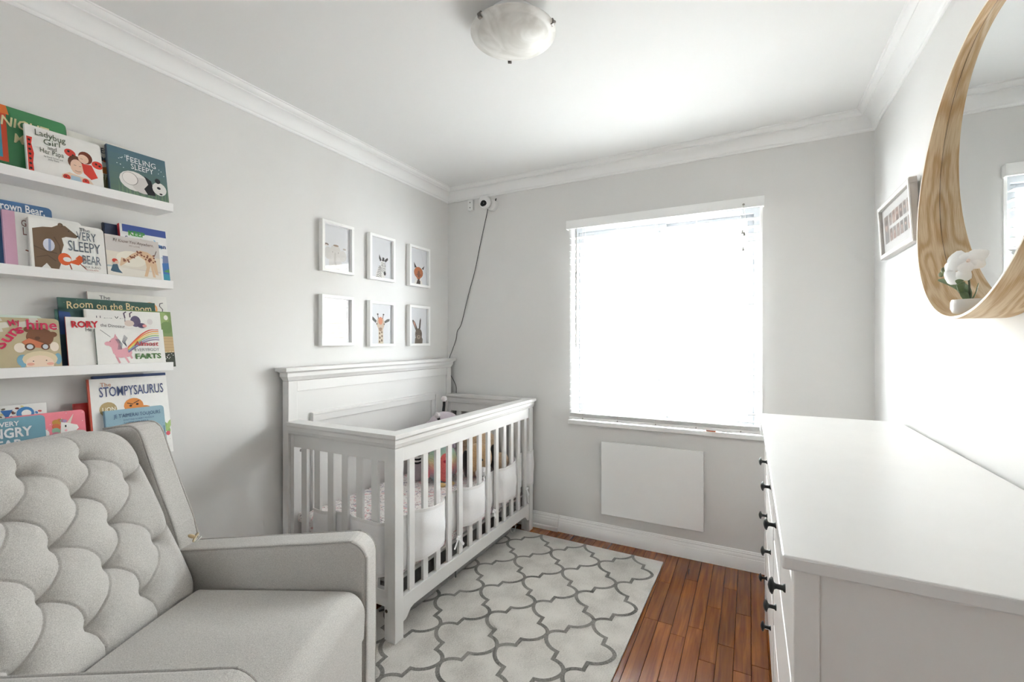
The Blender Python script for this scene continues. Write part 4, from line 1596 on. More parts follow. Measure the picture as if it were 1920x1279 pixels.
def shag(cols, name):
    m = bpy.data.materials.new(name)
    m.use_nodes = True
    nt = m.node_tree
    b = nt.nodes['Principled BSDF']
    b.inputs['Roughness'].default_value = 0.95
    b.inputs['Sheen Weight'].default_value = 0.3
    tc = nt.nodes.new('ShaderNodeTexCoord')
    sep = nt.nodes.new('ShaderNodeSeparateXYZ')
    nt.links.new(tc.outputs['Object'], sep.inputs[0])
    n = nt.nodes.new('ShaderNodeTexNoise')
    n.inputs['Scale'].default_value = 45
    n.inputs['Distortion'].default_value = 2
    nt.links.new(tc.outputs['Object'], n.inputs['Vector'])
    ma = nt.nodes.new('ShaderNodeMath')
    ma.operation = 'MULTIPLY_ADD'
    ma.inputs[1].default_value = 4.1
    nt.links.new(sep.outputs['Z'], ma.inputs[0])
    nf = nt.nodes.new('ShaderNodeMath')
    nf.operation = 'MULTIPLY_ADD'
    nf.inputs[1].default_value = 0.16
    nf.inputs[2].default_value = -0.08
    nt.links.new(n.outputs['Fac'], nf.inputs[0])
    nt.links.new(nf.outputs[0], ma.inputs[2])
    r = nt.nodes.new('ShaderNodeValToRGB')
    r.color_ramp.interpolation = 'B_SPLINE'
    els = r.color_ramp.elements
    while len(els) < len(cols):
        els.new(0.5)
    for k, c in enumerate(cols):
        els[k].position = k / (len(cols) - 1)
        els[k].color = lin(c)
    nt.links.new(ma.outputs[0], r.inputs['Fac'])
    nt.links.new(r.outputs['Color'], b.inputs['Base Color'])
    bp = nt.nodes.new('ShaderNodeBump')
    bp.inputs['Strength'].default_value = 1.0
    bp.inputs['Distance'].default_value = 0.006
    nt.links.new(n.outputs['Fac'], bp.inputs['Height'])
    nt.links.new(bp.outputs['Normal'], b.inputs['Normal'])
    return m


o_ = MB().ball((0.47, 2.165, MZ + 0.113), (0.085, 0.105, 0.120), 28, 20, fn=lump(1, 0.05, 7))
o_.build('body', shag([(120, 150, 160), (120, 160, 172), (226, 110, 126), (214, 208, 150), (140, 190, 172), (168, 160, 176)], 'rainbow_fur'), owl, smooth=True)
MB().ball((0.522, 2.118, MZ + 0.105), (0.040, 0.046, 0.085), 20, 14, rot=(0, 0, -0.8)).build('belly', mat('coral_fur', (226, 110, 106), 0.95, noise=(160, 0.18), bump=(220, 0.8, 0.004)), owl, smooth=True)
MB().ball((0.548, 2.086, MZ + 0.152), (0.010, 0.009, 0.008), 12, 8).build('beak', mat('red_beak', (186, 30, 46), 0.6), owl, smooth=True)
for (dx, dy) in ((0.520, 2.062), (0.555, 2.125)):
    MB().ball((dx, dy, MZ + 0.172), (0.011, 0.011, 0.012), 12, 8).build('eye', M_BLACK, owl, smooth=True)
for s_, (x, y) in ((-1, (0.425, 2.09)), (1, (0.515, 2.235))):
    MB().ball((x, y, MZ + 0.10), (0.028, 0.040, 0.072), 16, 12, rot=(0.25 * s_, 0.2, 0.4)).build('wing', shag([(224, 96, 110), (226, 110, 126), (150, 190, 178), (140, 190, 172)], 'wing_fur'), owl, smooth=True)
for (x, y) in ((0.43, 2.11), (0.505, 2.215)):
    MB().lathe([(0.026, 0.0), (0.020, 0.018), (0.006, 0.038), (0.0, 0.042)], 14, (x, y, MZ + 0.205)).build('ear_tuft', mat('lilac_fur', (168, 156, 172), 0.95, noise=(150, 0.2), bump=(200, 0.8, 0.004)), owl, smooth=True)
for y_, x_ in ((2.085, 0.528), (2.135, 0.556)):
    MB().ball((x_, y_, MZ + 0.012), (0.024, 0.020, 0.012), 14, 8).build('foot', mat('yellow_felt', (214, 186, 130), 0.9), owl, smooth=True)

owl.location = owl.location + Vector((-0.06, 0.08, 0.0))

gir = thing('plush_giraffe', (0.22, 2.40, MZ), 'large lavender grey plush animal with two knobbed horns', 'soft toy')
M_LAV = plush('lavender_fur', (182, 170, 178), 140, 0.08)
lv = MB()
lv.ball((0.235, 2.415, MZ + 0.172), (0.125, 0.165, 0.170), 28, 20, fn=lump(2, 0.03))
lv.build('body', M_LAV, gir, smooth=True)
MB().ball((0.290, 2.425, MZ + 0.300), (0.100, 0.160, 0.092), 24, 16, rot=(0, 0, 0.3)).build('head', M_LAV, gir, smooth=True)
for (x, y, z, dx, dy) in ((0.33, 2.325, MZ + 0.345, 0.006, -0.03), (0.245, 2.48, MZ + 0.385, 0.0, 0.008)):
    top = (x + dx, y + dy, z + (0.040 if dy < 0 else 0.075))
    h_ = MB().tube([(x, y, z), ((x + top[0]) / 2, (y + top[1]) / 2 + 0.004, (z + top[2]) / 2), top], 0.0095, 10).build('horn', M_BLACK, gir, smooth=True)
    MB().ball((top[0], top[1], top[2] + 0.008), 0.020, 14, 10).build('horn_ball', plush('pale_pompom', (212, 206, 206), 200, 0.2), h_, smooth=True)
za = MB().ball((0.275, 2.165, MZ + 0.165), (0.05, 0.045, 0.055), 18, 12)
za.build('striped_hoof', mat('stripe_fur_white', (228, 226, 224), 0.9), gir, smooth=True)
stp = MB()
for k in range(4):
    zz = MZ + 0.130 + 0.024 * k
    rr = math.sqrt(max(0.0001, 1 - ((zz - MZ - 0.165) / 0.055) ** 2))
    stp.tube([(0.275 + 0.05 * rr * math.cos(a), 2.165 + 0.045 * rr * math.sin(a), zz + 0.006 * math.sin(2 * a)) for a in [2 * PI * j / 20 for j in range(20)]], 0.006, 6, True)
stp.build('hoof_stripes', M_BLACK, gir, smooth=True)
MB().ball((0.265, 2.185, MZ + 0.078), (0.045, 0.05, 0.078), 18, 12).build('leg', M_LAV, gir, smooth=True)

dog = thing('plush_dog', (0.50, 2.46, MZ), 'tan plush dog with black ears and white muzzle', 'soft toy')
M_TAN = plush('tan_fur', (196, 160, 116), 130, 0.2)
M_TAN2 = plush('tan_fur_pale', (204, 176, 142), 130, 0.15)
MB().ball((0.430, 2.630, MZ + 0.130), (0.135, 0.140, 0.130), 28, 20, fn=lump(3, 0.04)).build('body', M_TAN2, dog, smooth=True)
MB().ball((0.405, 2.580, MZ + 0.215), (0.085, 0.115, 0.070), 24, 16, fn=lump(5, 0.04)).build('back_hump', M_TAN2, dog, smooth=True)
MB().ball((0.545, 2.430, MZ + 0.110), (0.080, 0.108, 0.105), 26, 18, rot=(0, 0.15, -0.2)).build('head', M_TAN, dog, smooth=True)
mz_ = MB().ball((0.607, 2.385, MZ + 0.046), (0.038, 0.048, 0.036), 20, 14).build('muzzle', plush('white_fur', (232, 230, 228), 150, 0.05), dog, smooth=True)
MB().ball((0.640, 2.388, MZ + 0.060), (0.009, 0.012, 0.012), 14, 10).build('nose', M_BLACK, mz_, smooth=True)
MB().tube(smooth_path([(0.630, 2.345, MZ + 0.040), (0.642, 2.365, MZ + 0.030), (0.645, 2.382, MZ + 0.034), (0.642, 2.400, MZ + 0.030), (0.628, 2.424, MZ + 0.040)], 4), 0.0014, 6).build('mouth', M_BLACK, mz_)
for (x, y, rz) in ((0.545, 2.308, -0.3), (0.612, 2.520, 0.25)):
    MB().ball((x, y, MZ + 0.110), (0.028, 0.026, 0.086), 18, 14, rot=(0.1, 0, rz)).build('ear', plush('black_fur', (44, 42, 42), 150, 0.3), dog, smooth=True)
for (x, y) in ((0.612, 2.375), (0.622, 2.445)):
    MB().ball((x, y, MZ + 0.128), 0.008, 12, 8).build('eye', M_BLACK, dog, smooth=True)
MB().ball((0.585, 2.650, MZ + 0.055), (0.06, 0.075, 0.055), 18, 12, fn=lump(4)).build('paw', M_TAN2, dog, smooth=True)

# --- grey storage bag pushed under the crib
bag = thing('storage_bag', (0.40, 2.18, RUGZ), 'crumpled grey fabric storage bag on the rug under the crib', 'storage bag')
rings = []
zz_ = [RUGZ + 0.001, RUGZ + 0.02, RUGZ + 0.055, RUGZ + 0.085, RUGZ + 0.095]
for j, z in enumerate(zz_):
    ins = (0.010, 0.0, 0.003, 0.012, 0.045)[j]
    ring = []
    for p in rounded(0.10 + ins, 0.660 - ins, 1.64 + ins, 2.700 - ins, 0.05, 6):
        ring.append(p)
    dens = []
    for a, b_ in zip(ring, ring[1:] + ring[:1]):
        n = max(1, int(math.hypot(b_[0] - a[0], b_[1] - a[1]) / 0.012))
        for k in range(n):
            dens.append((a[0] + (b_[0] - a[0]) * k / n, a[1] + (b_[1] - a[1]) * k / n))
    if j == 0:
        base_n = len(dens)
    # resample to a constant count
    m_n = 260
    res = []
    for k in range(m_n):
        q = dens[int(k * len(dens) / m_n)]
        w = 0.0045 * math.sin(k * 1.37 + 2.2 * j * 0.25) * (1 if 0 < j < 4 else 0.3) + 0.003 * math.sin(k * 0.61 + j)
        d = Vector((q[0] - 0.38, 0)).normalized() if abs(q[0] - 0.38) > 0.2 else Vector((0, q[1] - 2.17)).normalized()
        res.append((q[0] - abs(w) * d.x, q[1] - abs(w) * d.y, z + (0.003 * math.sin(k * 0.9) if j == 4 else 0)))
    rings.append(res)
MB().loft(rings).build('body', fabric('grey_nonwoven', (166, 165, 162), (134, 133, 131), 700, 0.2), bag, smooth=True, fix=True, sharp=None)
MB().tube(smooth_path([(0.640, 2.690, RUGZ + 0.09), (0.665, 2.71, RUGZ + 0.075), (0.672, 2.715, RUGZ + 0.03), (0.668, 2.685, RUGZ + 0.006), (0.672, 2.655, RUGZ + 0.012), (0.668, 2.645, RUGZ + 0.045), (0.672, 2.675, RUGZ + 0.06), (0.675, 2.70, RUGZ + 0.035), (0.68, 2.68, RUGZ + 0.008)], 6), 0.0025, 6).build('handle_loop', M_CORD, bag, smooth=True)
MB().tube([(0.6625, 2.02, RUGZ + 0.088), (0.664, 2.02, RUGZ + 0.05), (0.664, 2.02, RUGZ + 0.006)], 0.004, 6).build('seam', mat('seam_dark_grey', (110, 109, 107), 0.9), bag)

# ================================================================== PICTURE LEDGES
LEDGE = [(1.780, 0.931, 'topmost white picture ledge on the left wall'), (1.486, 0.931, 'second white picture ledge from the top'),
         (1.177, 0.931, 'third white picture ledge from the top'), (0.848, 0.885, 'lowest white picture ledge, mostly behind the armchair')]
for z, y1, lab in LEDGE:
    t = thing('picture_ledge', (0.0, 0.35, z), lab, 'shelf', 'white picture ledges on the left wall')
    y0 = -0.219
    bx('tray', (0.0125, 0.110, y0, y1, z, z + 0.010), M_SHELF, t)
    bx('front_lip', (0.1102, 0.1215, y0, y1, z, z + 0.031), M_SHELF, t, bevel=0.001)
    bx('back_rail', (0.0005, 0.0123, y0, y1, z, z + 0.052), M_SHELF, t, bevel=0.001)

# ================================================================== BOOKS
F1, F2, F3, F4 = 1.7905, 1.4965, 1.1875, 0.8585
LEAN = math.radians(11)


def book(label, zf, y0, y1, top, xb, t, cover, spine=None, style='hard', art=None, text=(), lean=LEAN, group='children\'s books on the picture ledges'):
    W = y1 - y0
    H = (top - zf) / math.cos(lean)
    root = thing('picture_book', (xb, y0, zf + t * math.sin(lean) + 0.0004), label, 'book', group, rot=(0, -lean, 0))
    M = mat('cover_%d_%d_%d' % cover, cover, 0.35, noise=(40, 0.02))
    MS = mat('cover_%d_%d_%d' % (spine or cover), spine or cover, 0.35, noise=(40, 0.02))
    if style == 'board':
        r = 0.012
        pl = rounded(0, W, 0, H, r, 4, (0, 1, 1, 0))
        cov = MB().prism(pl, lambda p, q: (q, p[0], p[1]), -0.0016, 0).build('cover', M, root, local=True, fix=True)
        MB().prism(rounded(0.0005, W - 0.0015, 0.001, H - 0.001, r, 4, (0, 1, 1, 0)), lambda p, q: (q, p[0], p[1]), -t + 0.0016, -0.0017).build('pages', M_PAPER, root, local=True, fix=True)
        MB().prism(pl, lambda p, q: (q, p[0], p[1]), -t, -t + 0.0015).build('back_cover', M, root, local=True, fix=True)
        bx('spine', (-t, 0.0, -0.0022, -0.0001, 0, H), MS, root, local=True)
    elif style == 'hard':
        cov = bx('cover', (-0.0022, 0, 0.005, W, 0, H), M, root, local=True, bevel=0.0006)
        bx('back_cover', (-t, -t + 0.0022, 0.005, W, 0, H), M, root, local=True, bevel=0.0006)
        sp = MB()
        sp.box(-t, 0, 0, 0.0022, 0, H)
        sp.box(-0.0015, -0.0003, 0.0022, 0.0052, 0, H)
        sp.box(-t + 0.0003, -t + 0.0015, 0.0022, 0.0052, 0, H)
        sp.build('spine', MS, root, local=True)
        bx('pages', (-t + 0.0023, -0.0023, 0.0052, W - 0.003, 0.003, H - 0.003), M_PAPER, root, local=True)
    else:
        cov = bx('cover', (-0.0006, 0, 0, W, 0, H), M, root, local=True)
        bx('back_cover', (-t, -t + 0.0006, 0, W, 0, H), M, root, local=True)
        bx('pages', (-t + 0.0007, -0.0007, 0.0006, W - 0.0006, 0.0004, H - 0.0004), M_PAPER, root, local=True)
        bx('spine', (-t, 0.0, -0.0006, -0.00005, 0, H), MS, root, local=True)
    place = lambda u, v, l: (l, u, v)
    hid = 0.0205 / H                       # the ledge's lip hides this much of the cover
    if art:
        a = Art(W, H)
        art(a)
        a.sh = [(c, [(pu, pv if pv <= 1e-9 else hid * H + pv * (1 - hid)) for pu, pv in pts]) for c, pts in a.sh]
        a.build('cover_art', cov, place)
    for tx in text:
        body, size, col, u, v = tx[:5]
        kw = tx[5] if len(tx) > 5 else {}
        kw = dict(kw)
        kw.setdefault('clip', (0.001, W - 0.001))
        if 'fit' in kw:
            kw['fit'] *= W
        letters(body, size, cov, place, col, u * W, (hid + v * (1 - hid)) * H, **kw)
    return root


K, WH = (40, 38, 40), (240, 239, 236)


# ---- top ledge
def art_green(a):
    a.poly((206, 74, 42), [(0.0, 0.10), (0.475, 0.10), (0.475, 0.86), (0.0, 0.86)])
    a.poly((58, 140, 168), [(0.03, 0.16), (0.43, 0.16), (0.43, 0.82), (0.03, 0.82)])
    a.poly((214, 110, 50), [(0.36, 0.86), (0.50, 0.86), (0.48, 1.0), (0.34, 1.0)])
    a.dots((220, 232, 236), 10, (0.05, 0.27, 0.3, 0.78), 0.0012, 3)


book('large green picture book with cream title and orange-framed window', F1, 0.385, 0.651, 2.012, 0.076, 0.011, (66, 132, 84), (60, 120, 76), 'board', art_green,
     (('GOOD', 0.044, (222, 212, 166), 0.05, 0.72, {'bold': 0.0008, 'shear': 0.15, 'fit': 0.34}), ('NIGHT', 0.044, (222, 212, 166), 0.42, 0.68, {'bold': 0.0008, 'shear': 0.15, 'fit': 0.42}), ('MOON', 0.044, (222, 212, 166), 0.52, 0.44, {'bold': 0.0008, 'shear': 0.15, 'fit': 0.38})))


def art_lady(a):
    R, S, B = (214, 62, 48), (232, 196, 172), (104, 58, 36)
    a.poly(R, [(0.0, 0.0), (0.07, 0.0), (0.06, 0.2), (0.08, 0.4), (0.055, 0.6), (0.07, 0.74), (0.0, 0.74)])
    for k in range(7):
        a.ell(K, 0.03, 0.07 + 0.1 * k, 0.018, 0.026, n=8)
    a.poly((232, 204, 182), [(0.40, 0.0), (0.42, 0.10), (0.52, 0.18), (0.66, 0.14), (0.80, 0.12), (0.92, 0.0)])
    a.poly((176, 198, 214), [(0.52, 0.0), (0.54, 0.12), (0.66, 0.12), (0.72, 0.0)])
    a.ell(R, 0.48, 0.06, 0.05, 0.06).ell(R, 0.74, 0.05, 0.05, 0.07)
    a.ell(K, 0.47, 0.07, 0.012, 0.014).ell(K, 0.74, 0.07, 0.012, 0.014)
    a.ell(R, 0.55, 0.62, 0.075, 0.09, 0.5).ell(R, 0.93, 0.50, 0.085, 0.09, 0.0)
    for (u, v) in ((0.53, 0.65), (0.59, 0.58), (0.91, 0.52), (0.96, 0.49)):
        a.ell(K, u, v, 0.018, 0.024)
    a.ell(B, 0.62, 0.43, 0.11, 0.16).ell(S, 0.63, 0.34, 0.09, 0.17)
    a.ell((120, 52, 30), 0.76, 0.60, 0.10, 0.14).ell(S, 0.73, 0.56, 0.075, 0.10)
    a.poly(R, [(0.70, 0.45), (0.84, 0.46), (0.92, 0.20), (0.82, 0.12), (0.72, 0.24)])
    a.line(K, [(0.59, 0.37), (0.62, 0.365)], 0.0014).line(K, [(0.66, 0.365), (0.69, 0.37)], 0.0014)
    a.line(K, [(0.60, 0.25), (0.64, 0.235), (0.68, 0.25)], 0.0012).line(K, [(0.69, 0.56), (0.72, 0.55)], 0.0012)


book('white book with red spotted edge and girl on a man\'s shoulders', F1, 0.545, 0.729, 1.963, 0.1045, 0.012, (236, 234, 230), None, 'board', art_lady,
     (('Ladybug', 0.029, (70, 82, 56), 0.10, 0.80, {'fit': 0.40, 'jitter': 0.002}), ('Girl', 0.029, (70, 82, 56), 0.20, 0.665, {'fit': 0.22, 'jitter': 0.002}), ('and', 0.019, (96, 100, 84), 0.25, 0.56, {'fit': 0.12}), ('Her Papa', 0.023, (70, 82, 56), 0.15, 0.46, {'fit': 0.31, 'jitter': 0.001}), ('by David Soman and', 0.0075, K, 0.20, 0.38, {'fit': 0.24}), ('Jacky Davis', 0.0075, K, 0.25, 0.33, {'fit': 0.14})))


def art_guess(a):
    a.poly((206, 202, 184), [(0.0, 0.0), (1, 0.0), (1, 0.30), (0, 0.34)])
    a.line((150, 140, 90), [(0.18, 0.80), (0.26, 0.84)], 0.0015).line((150, 140, 90), [(0.20, 0.86), (0.25, 0.81)], 0.0015)
    for k in range(12):
        a.line((120, 116, 70), [(0.42 + 0.013 * k, 0.02), (0.43 + 0.013 * k, 0.22 + 0.05 * (k % 3))], 0.002)
    a.poly((196, 130, 70), [(0.46, 0.34), (0.54, 0.34), (0.54, 0.48), (0.47, 0.46)])
    a.ell((206, 92, 56), 0.52, 0.60, 0.03, 0.03)


book('pale cream picture book half hidden behind the panda book', F1, 0.652, 0.838, 1.995, 0.076, 0.012, (226, 224, 216), (214, 210, 202), 'hard', art_guess,
     (('GUESS HOW', 0.028, (84, 92, 104), 0.30, 0.74, {'bold': 0.0004, 'fit': 0.66}), ('MUCH I', 0.024, (84, 92, 104), 0.46, 0.58, {'bold': 0.0004, 'fit': 0.4})))


def art_panda(a):
    for k in range(7):
        v = k / 7
        c = (int(74 + 22 * (1 - v)), int(106 + 14 * (1 - v)), int(124 - 18 * (1 - v)))
        a.poly(c, [(0.0, v), (1, v), (1, v + 0.15), (0, v + 0.15)])
    for k in range(22):
        u = 0.12 + 0.04 * k
        a.poly((112, 140, 112), [(u, 0.0), (u + 0.03, 0.0), (u + 0.05 * math.sin(k * 2.2) + 0.02, 0.30 + 0.2 * abs(math.sin(k * 1.7)))])
    a.dots((236, 240, 240), 26, (0.12, 0.95, 0.55, 0.88), 0.0016, 8)
    a.ell((228, 224, 220), 0.40, 0.32, 0.25, 0.22).ell((212, 206, 202), 0.55, 0.26, 0.20, 0.18)
    a.ell((150, 146, 142), 0.335, 0.36, 0.135, 0.145).ell((236, 230, 226), 0.33, 0.36, 0.125, 0.135)
    a.poly((36, 36, 40), [(0.58, 0.50), (0.70, 0.42), (0.76, 0.10), (0.62, 0.08), (0.56, 0.20), (0.64, 0.32)])
    a.ell((228, 226, 222), 0.84, 0.28, 0.13, 0.15).ell((36, 36, 40), 0.82, 0.46, 0.05, 0.06).ell((36, 36, 40), 0.83, 0.30, 0.035, 0.03, -0.4).ell((36, 36, 40), 0.86, 0.17, 0.03, 0.02)


book('blue-grey board book with a sleeping panda on the cover', F1, 0.748, 0.926, 1.978, 0.1045, 0.013, (80, 110, 126), (70, 92, 112), 'board', art_panda,
     (('FEELING', 0.030, (236, 238, 238), 0.29, 0.735, {'fit': 0.52}), ('SLEEPY', 0.030, (236, 238, 238), 0.36, 0.59, {'fit': 0.40})))

# ---- second ledge
book('blue picture book with white title, leftmost on the second ledge', F2, 0.400, 0.617, 1.721, 0.074, 0.010, (74, 112, 156), None, 'board',
     lambda a: a.poly((96, 130, 168), [(0.3, 0.80), (0.92, 0.80), (0.92, 0.88), (0.3, 0.88)]),
     (('Brown Bear,', 0.036, (240, 242, 244), 0.40, 0.855, {'bold': 0.0006, 'fit': 0.52}),))


def art_gro(a):
    a.poly((206, 162, 184), [(0.0, 0.0), (0.135, 0.0), (0.135, 1.0), (0.0, 1.0)])
    a.ell((176, 112, 48), 0.36, 0.22, 0.06, 0.10)
    a.poly((196, 140, 60), [(0.31, 0.0), (0.44, 0.0), (0.43, 0.26), (0.31, 0.26)])
    for (u, v) in ((0.34, 0.05), (0.40, 0.09), (0.35, 0.14), (0.40, 0.19)):
        a.ell((120, 50, 26), u, v, 0.018, 0.02, n=7)
    a.line((120, 60, 30), [(0.30, 0.28), (0.24, 0.30)], 0.004)


book('white book with broad pink spine strip and small giraffe', F2, 0.502, 0.684, 1.687, 0.0890, 0.011, (234, 233, 230), (206, 162, 184), 'board', art_gro,
     (('Gro', 0.030, (110, 60, 54), 0.20, 0.74, {'fit': 0.16}), ('Lo', 0.036, (110, 60, 54), 0.21, 0.58, {'fit': 0.11})))


def art_bear(a):
    B, D = (112, 88, 66), (84, 64, 48)
    a.poly(B, [(0.03, 0.0), (0.18, 0.10), (0.30, 0.0), (0.36, 0.10), (0.38, 0.34), (0.42, 0.52), (0.40, 0.66), (0.46, 0.70), (0.60, 0.70), (0.62, 0.75), (0.54, 0.84), (0.46, 0.93), (0.38, 0.94), (0.28, 0.86), (0.16, 0.84), (0.03, 0.78)])
    a.ell(D, 0.395, 0.935, 0.035, 0.045).ell(B, 0.39, 0.93, 0.022, 0.03)
    a.line(D, [(0.04, 0.42), (0.16, 0.36), (0.32, 0.32)], 0.004).line(D, [(0.30, 0.66), (0.36, 0.50), (0.37, 0.34)], 0.003).line(D, [(0.06, 0.20), (0.2, 0.26), (0.30, 0.16)], 0.003)
    a.ell((214, 216, 230), 0.225, 0.48, 0.075, 0.13).line((140, 154, 190), [(0.23, 0.36), (0.24, 0.60)], 0.006)
    a.ell((24, 20, 18), 0.615, 0.745, 0.016, 0.016).ell((20, 18, 16), 0.50, 0.83, 0.008, 0.012)
    O = (216, 92, 42)
    a.ell(O, 0.42, 0.22, 0.09, 0.13).ell(WH, 0.45, 0.22, 0.055, 0.05).poly(O, [(0.46, 0.16), (0.62, 0.28), (0.70, 0.26), (0.60, 0.12)])
    a.poly(O, [(0.56, 0.26), (0.62, 0.34), (0.72, 0.26), (0.64, 0.22)]).line((150, 60, 30), [(0.62, 0.16), (0.70, 0.06)], 0.003).line((150, 60, 30), [(0.48, 0.12), (0.50, 0.02)], 0.003)


book('white board book with a big brown bear and grey title', F2, 0.553, 0.737, 1.674, 0.1045, 0.013, (238, 237, 233), (222, 220, 214), 'board', art_bear,
     (('The', 0.018, (80, 86, 92), 0.645, 0.87), ('VERY', 0.042, (92, 104, 116), 0.60, 0.675, {'fit': 0.28}), ('SLEEPY', 0.050, (92, 104, 116), 0.47, 0.42, {'fit': 0.46}), ('BEAR', 0.044, (92, 104, 116), 0.65, 0.165, {'fit': 0.27}), ('NICK BLAND', 0.010, (120, 112, 106), 0.66, 0.085, {'fit': 0.25}), ('SCHOLASTIC', 0.006, (176, 70, 50), 0.70, 0.03, {'fit': 0.18})))
book('narrow visible navy book behind the green-lettered one', F2, 0.750, 0.905, 1.708, 0.070, 0.010, (34, 48, 78), (28, 34, 50), 'hard', lambda a: a.ell((226, 222, 210), 0.155, 0.62, 0.012, 0.012))


def art_keep(a):
    a.poly((62, 84, 156), [(0.05, 0.86), (1, 0.86), (1, 1), (0.05, 1)])
    for (u, v, r) in ((0.74, 0.75, 0.5), (0.80, 0.70, 1.4), (0.86, 0.66, 0.2), (0.68, 0.70, 2.4), (0.90, 0.44, 1.2), (0.97, 0.42, 0.6)):
        a.ell((150, 196, 222), u, v, 0.018, 0.045, r)
    a.poly((120, 132, 170), [(0.85, 0.24), (1, 0.24), (1, 0.50), (0.88, 0.50)])
    a.poly((66, 116, 180), [(0.85, 0.12), (1, 0.12), (1, 0.36), (0.85, 0.34)]).poly((84, 156, 88), [(0.86, 0.18), (1, 0.16), (1, 0.24)])
    a.poly((60, 150, 176), [(0.85, 0.0), (1, 0.0), (1, 0.13), (0.85, 0.13)])


book('white and blue book with green and red bubbly title', F2, 0.792, 0.938, 1.712, 0.0880, 0.012, (236, 236, 236), (190, 40, 50), 'board', art_keep,
     (('KEEP', 0.025, (66, 146, 66), 0.16, 0.80, {'bold': 0.0010, 'fit': 0.36}), ('Squ', 0.022, (70, 66, 110), 0.09, 0.70, {'bold': 0.0006, 'fit': 0.17}), ('eaky', 0.022, (206, 80, 90), 0.28, 0.68, {'bold': 0.0006, 'fit': 0.26}), ('Cl', 0.024, (206, 44, 60), 0.62, 0.66, {'bold': 0.0008, 'fit': 0.13}), ('ean', 0.022, (70, 96, 150), 0.77, 0.64, {'bold': 0.0008, 'fit': 0.20})))


def art_gir(a):
    a.poly((206, 200, 196), [(0, 0.5), (1, 0.5), (1, 1), (0, 1)]).poly((222, 214, 200), [(0, 0.2), (1, 0.2), (1, 0.55), (0, 0.6)])
    a.ell((232, 226, 212), 0.45, 0.45, 0.28, 0.2).poly((228, 222, 212), [(0, 0), (1, 0), (1, 0.16), (0, 0.22)]).poly((170, 184, 186), [(0, 0.2), (0.12, 0.2), (0.12, 0.24), (0, 0.24)])
    T, S = (214, 182, 148), (126, 70, 44)
    a.poly(T, [(0.22, 0.26), (0.26, 0.46), (0.34, 0.44), (0.46, 0.58), (0.62, 0.70), (0.76, 0.68), (0.88, 0.58), (0.92, 0.40), (0.94, 0.10), (0.88, 0.12), (0.84, 0.34), (0.88, 0.04), (0.83, 0.04), (0.80, 0.34), (0.72, 0.04), (0.66, 0.04), (0.72, 0.28), (0.70, 0.46), (0.58, 0.56), (0.46, 0.46), (0.34, 0.34), (0.24, 0.24)])
    rnd = random.Random(4)
    for (u0, u1, v0, v1, n) in ((0.42, 0.52, 0.48, 0.56, 6), (0.54, 0.66, 0.57, 0.67, 8), (0.68, 0.90, 0.42, 0.64, 18), (0.30, 0.40, 0.36, 0.44, 6)):
        for _ in range(n):
            a.ell(S, rnd.uniform(u0, u1), rnd.uniform(v0, v1), 0.020, 0.024, n=6)
    a.line((60, 40, 30), [(0.90, 0.62), (0.94, 0.74)], 0.002)
    a.poly((66, 100, 122), [(0.05, 0.10), (0.10, 0.26), (0.18, 0.28), (0.20, 0.16), (0.26, 0.06), (0.10, 0.08)]).ell((206, 62, 44), 0.14, 0.36, 0.05, 0.05).ell((226, 190, 166), 0.17, 0.32, 0.035, 0.04)


book('grey-beige book with a giraffe bending to a child', F2, 0.7395, 0.902, 1.661, 0.1045, 0.012, (210, 202, 196), (190, 184, 178), 'hard', art_gir,
     (('I\'d Know You Anywhere,', 0.0165, (110, 86, 74), 0.13, 0.84, {'shear': 0.25, 'fit': 0.76}), ('MY LOVE', 0.009, (130, 110, 100), 0.42, 0.76, {'fit': 0.2})))

# ---- third ledge
book('pale mint book peeping out behind the tan one', F3, 0.400, 0.588, 1.366, 0.0865, 0.010, (214, 226, 216), (150, 200, 184), 'board', None)


def art_sun(a):
    rnd = random.Random(11)
    for _ in range(8):
        u, v = rnd.uniform(0.25, 0.95), rnd.uniform(0.55, 0.98)
        a.poly((216, 212, 202), [(u, v), (u + 0.09, v + 0.03), (u + 0.07, v + 0.14), (u - 0.02, v + 0.11)])
    B = (124, 78, 52)
    a.ell(B, 0.78, 0.60, 0.15, 0.20).ell(B, 0.66, 0.76, 0.05, 0.06).ell(B, 0.92, 0.66, 0.05, 0.06).ell((92, 56, 36), 0.75, 0.58, 0.03, 0.035)
    a.poly((206, 120, 84), [(0.58, 0.50), (0.66, 0.58), (0.86, 0.44), (0.84, 0.36), (0.64, 0.40)])
    a.ell((236, 224, 210), 0.56, 0.38, 0.06, 0.10).ell((236, 224, 210), 0.93, 0.40, 0.05, 0.10)
    a.ell((110, 70, 48), 0.665, 0.40, 0.055, 0.075).ell((206, 214, 220), 0.665, 0.40, 0.035, 0.05).ell((110, 70, 48), 0.83, 0.40, 0.05, 0.07).ell((206, 214, 220), 0.83, 0.40, 0.03, 0.05)
    a.ell((120, 168, 190), 0.58, 0.12, 0.06, 0.12).ell((120, 168, 190), 0.96, 0.14, 0.04, 0.12)
    a.ell((222, 206, 172), 0.765, 0.14, 0.19, 0.17).ell((236, 212, 190), 0.76, 0.06, 0.15, 0.16)
    a.ell((230, 170, 150), 0.66, 0.04, 0.04, 0.03).ell((230, 170, 150), 0.87, 0.04, 0.04, 0.03).ell(K, 0.69, 0.10, 0.008, 0.010).ell(K, 0.83, 0.11, 0.008, 0.010)


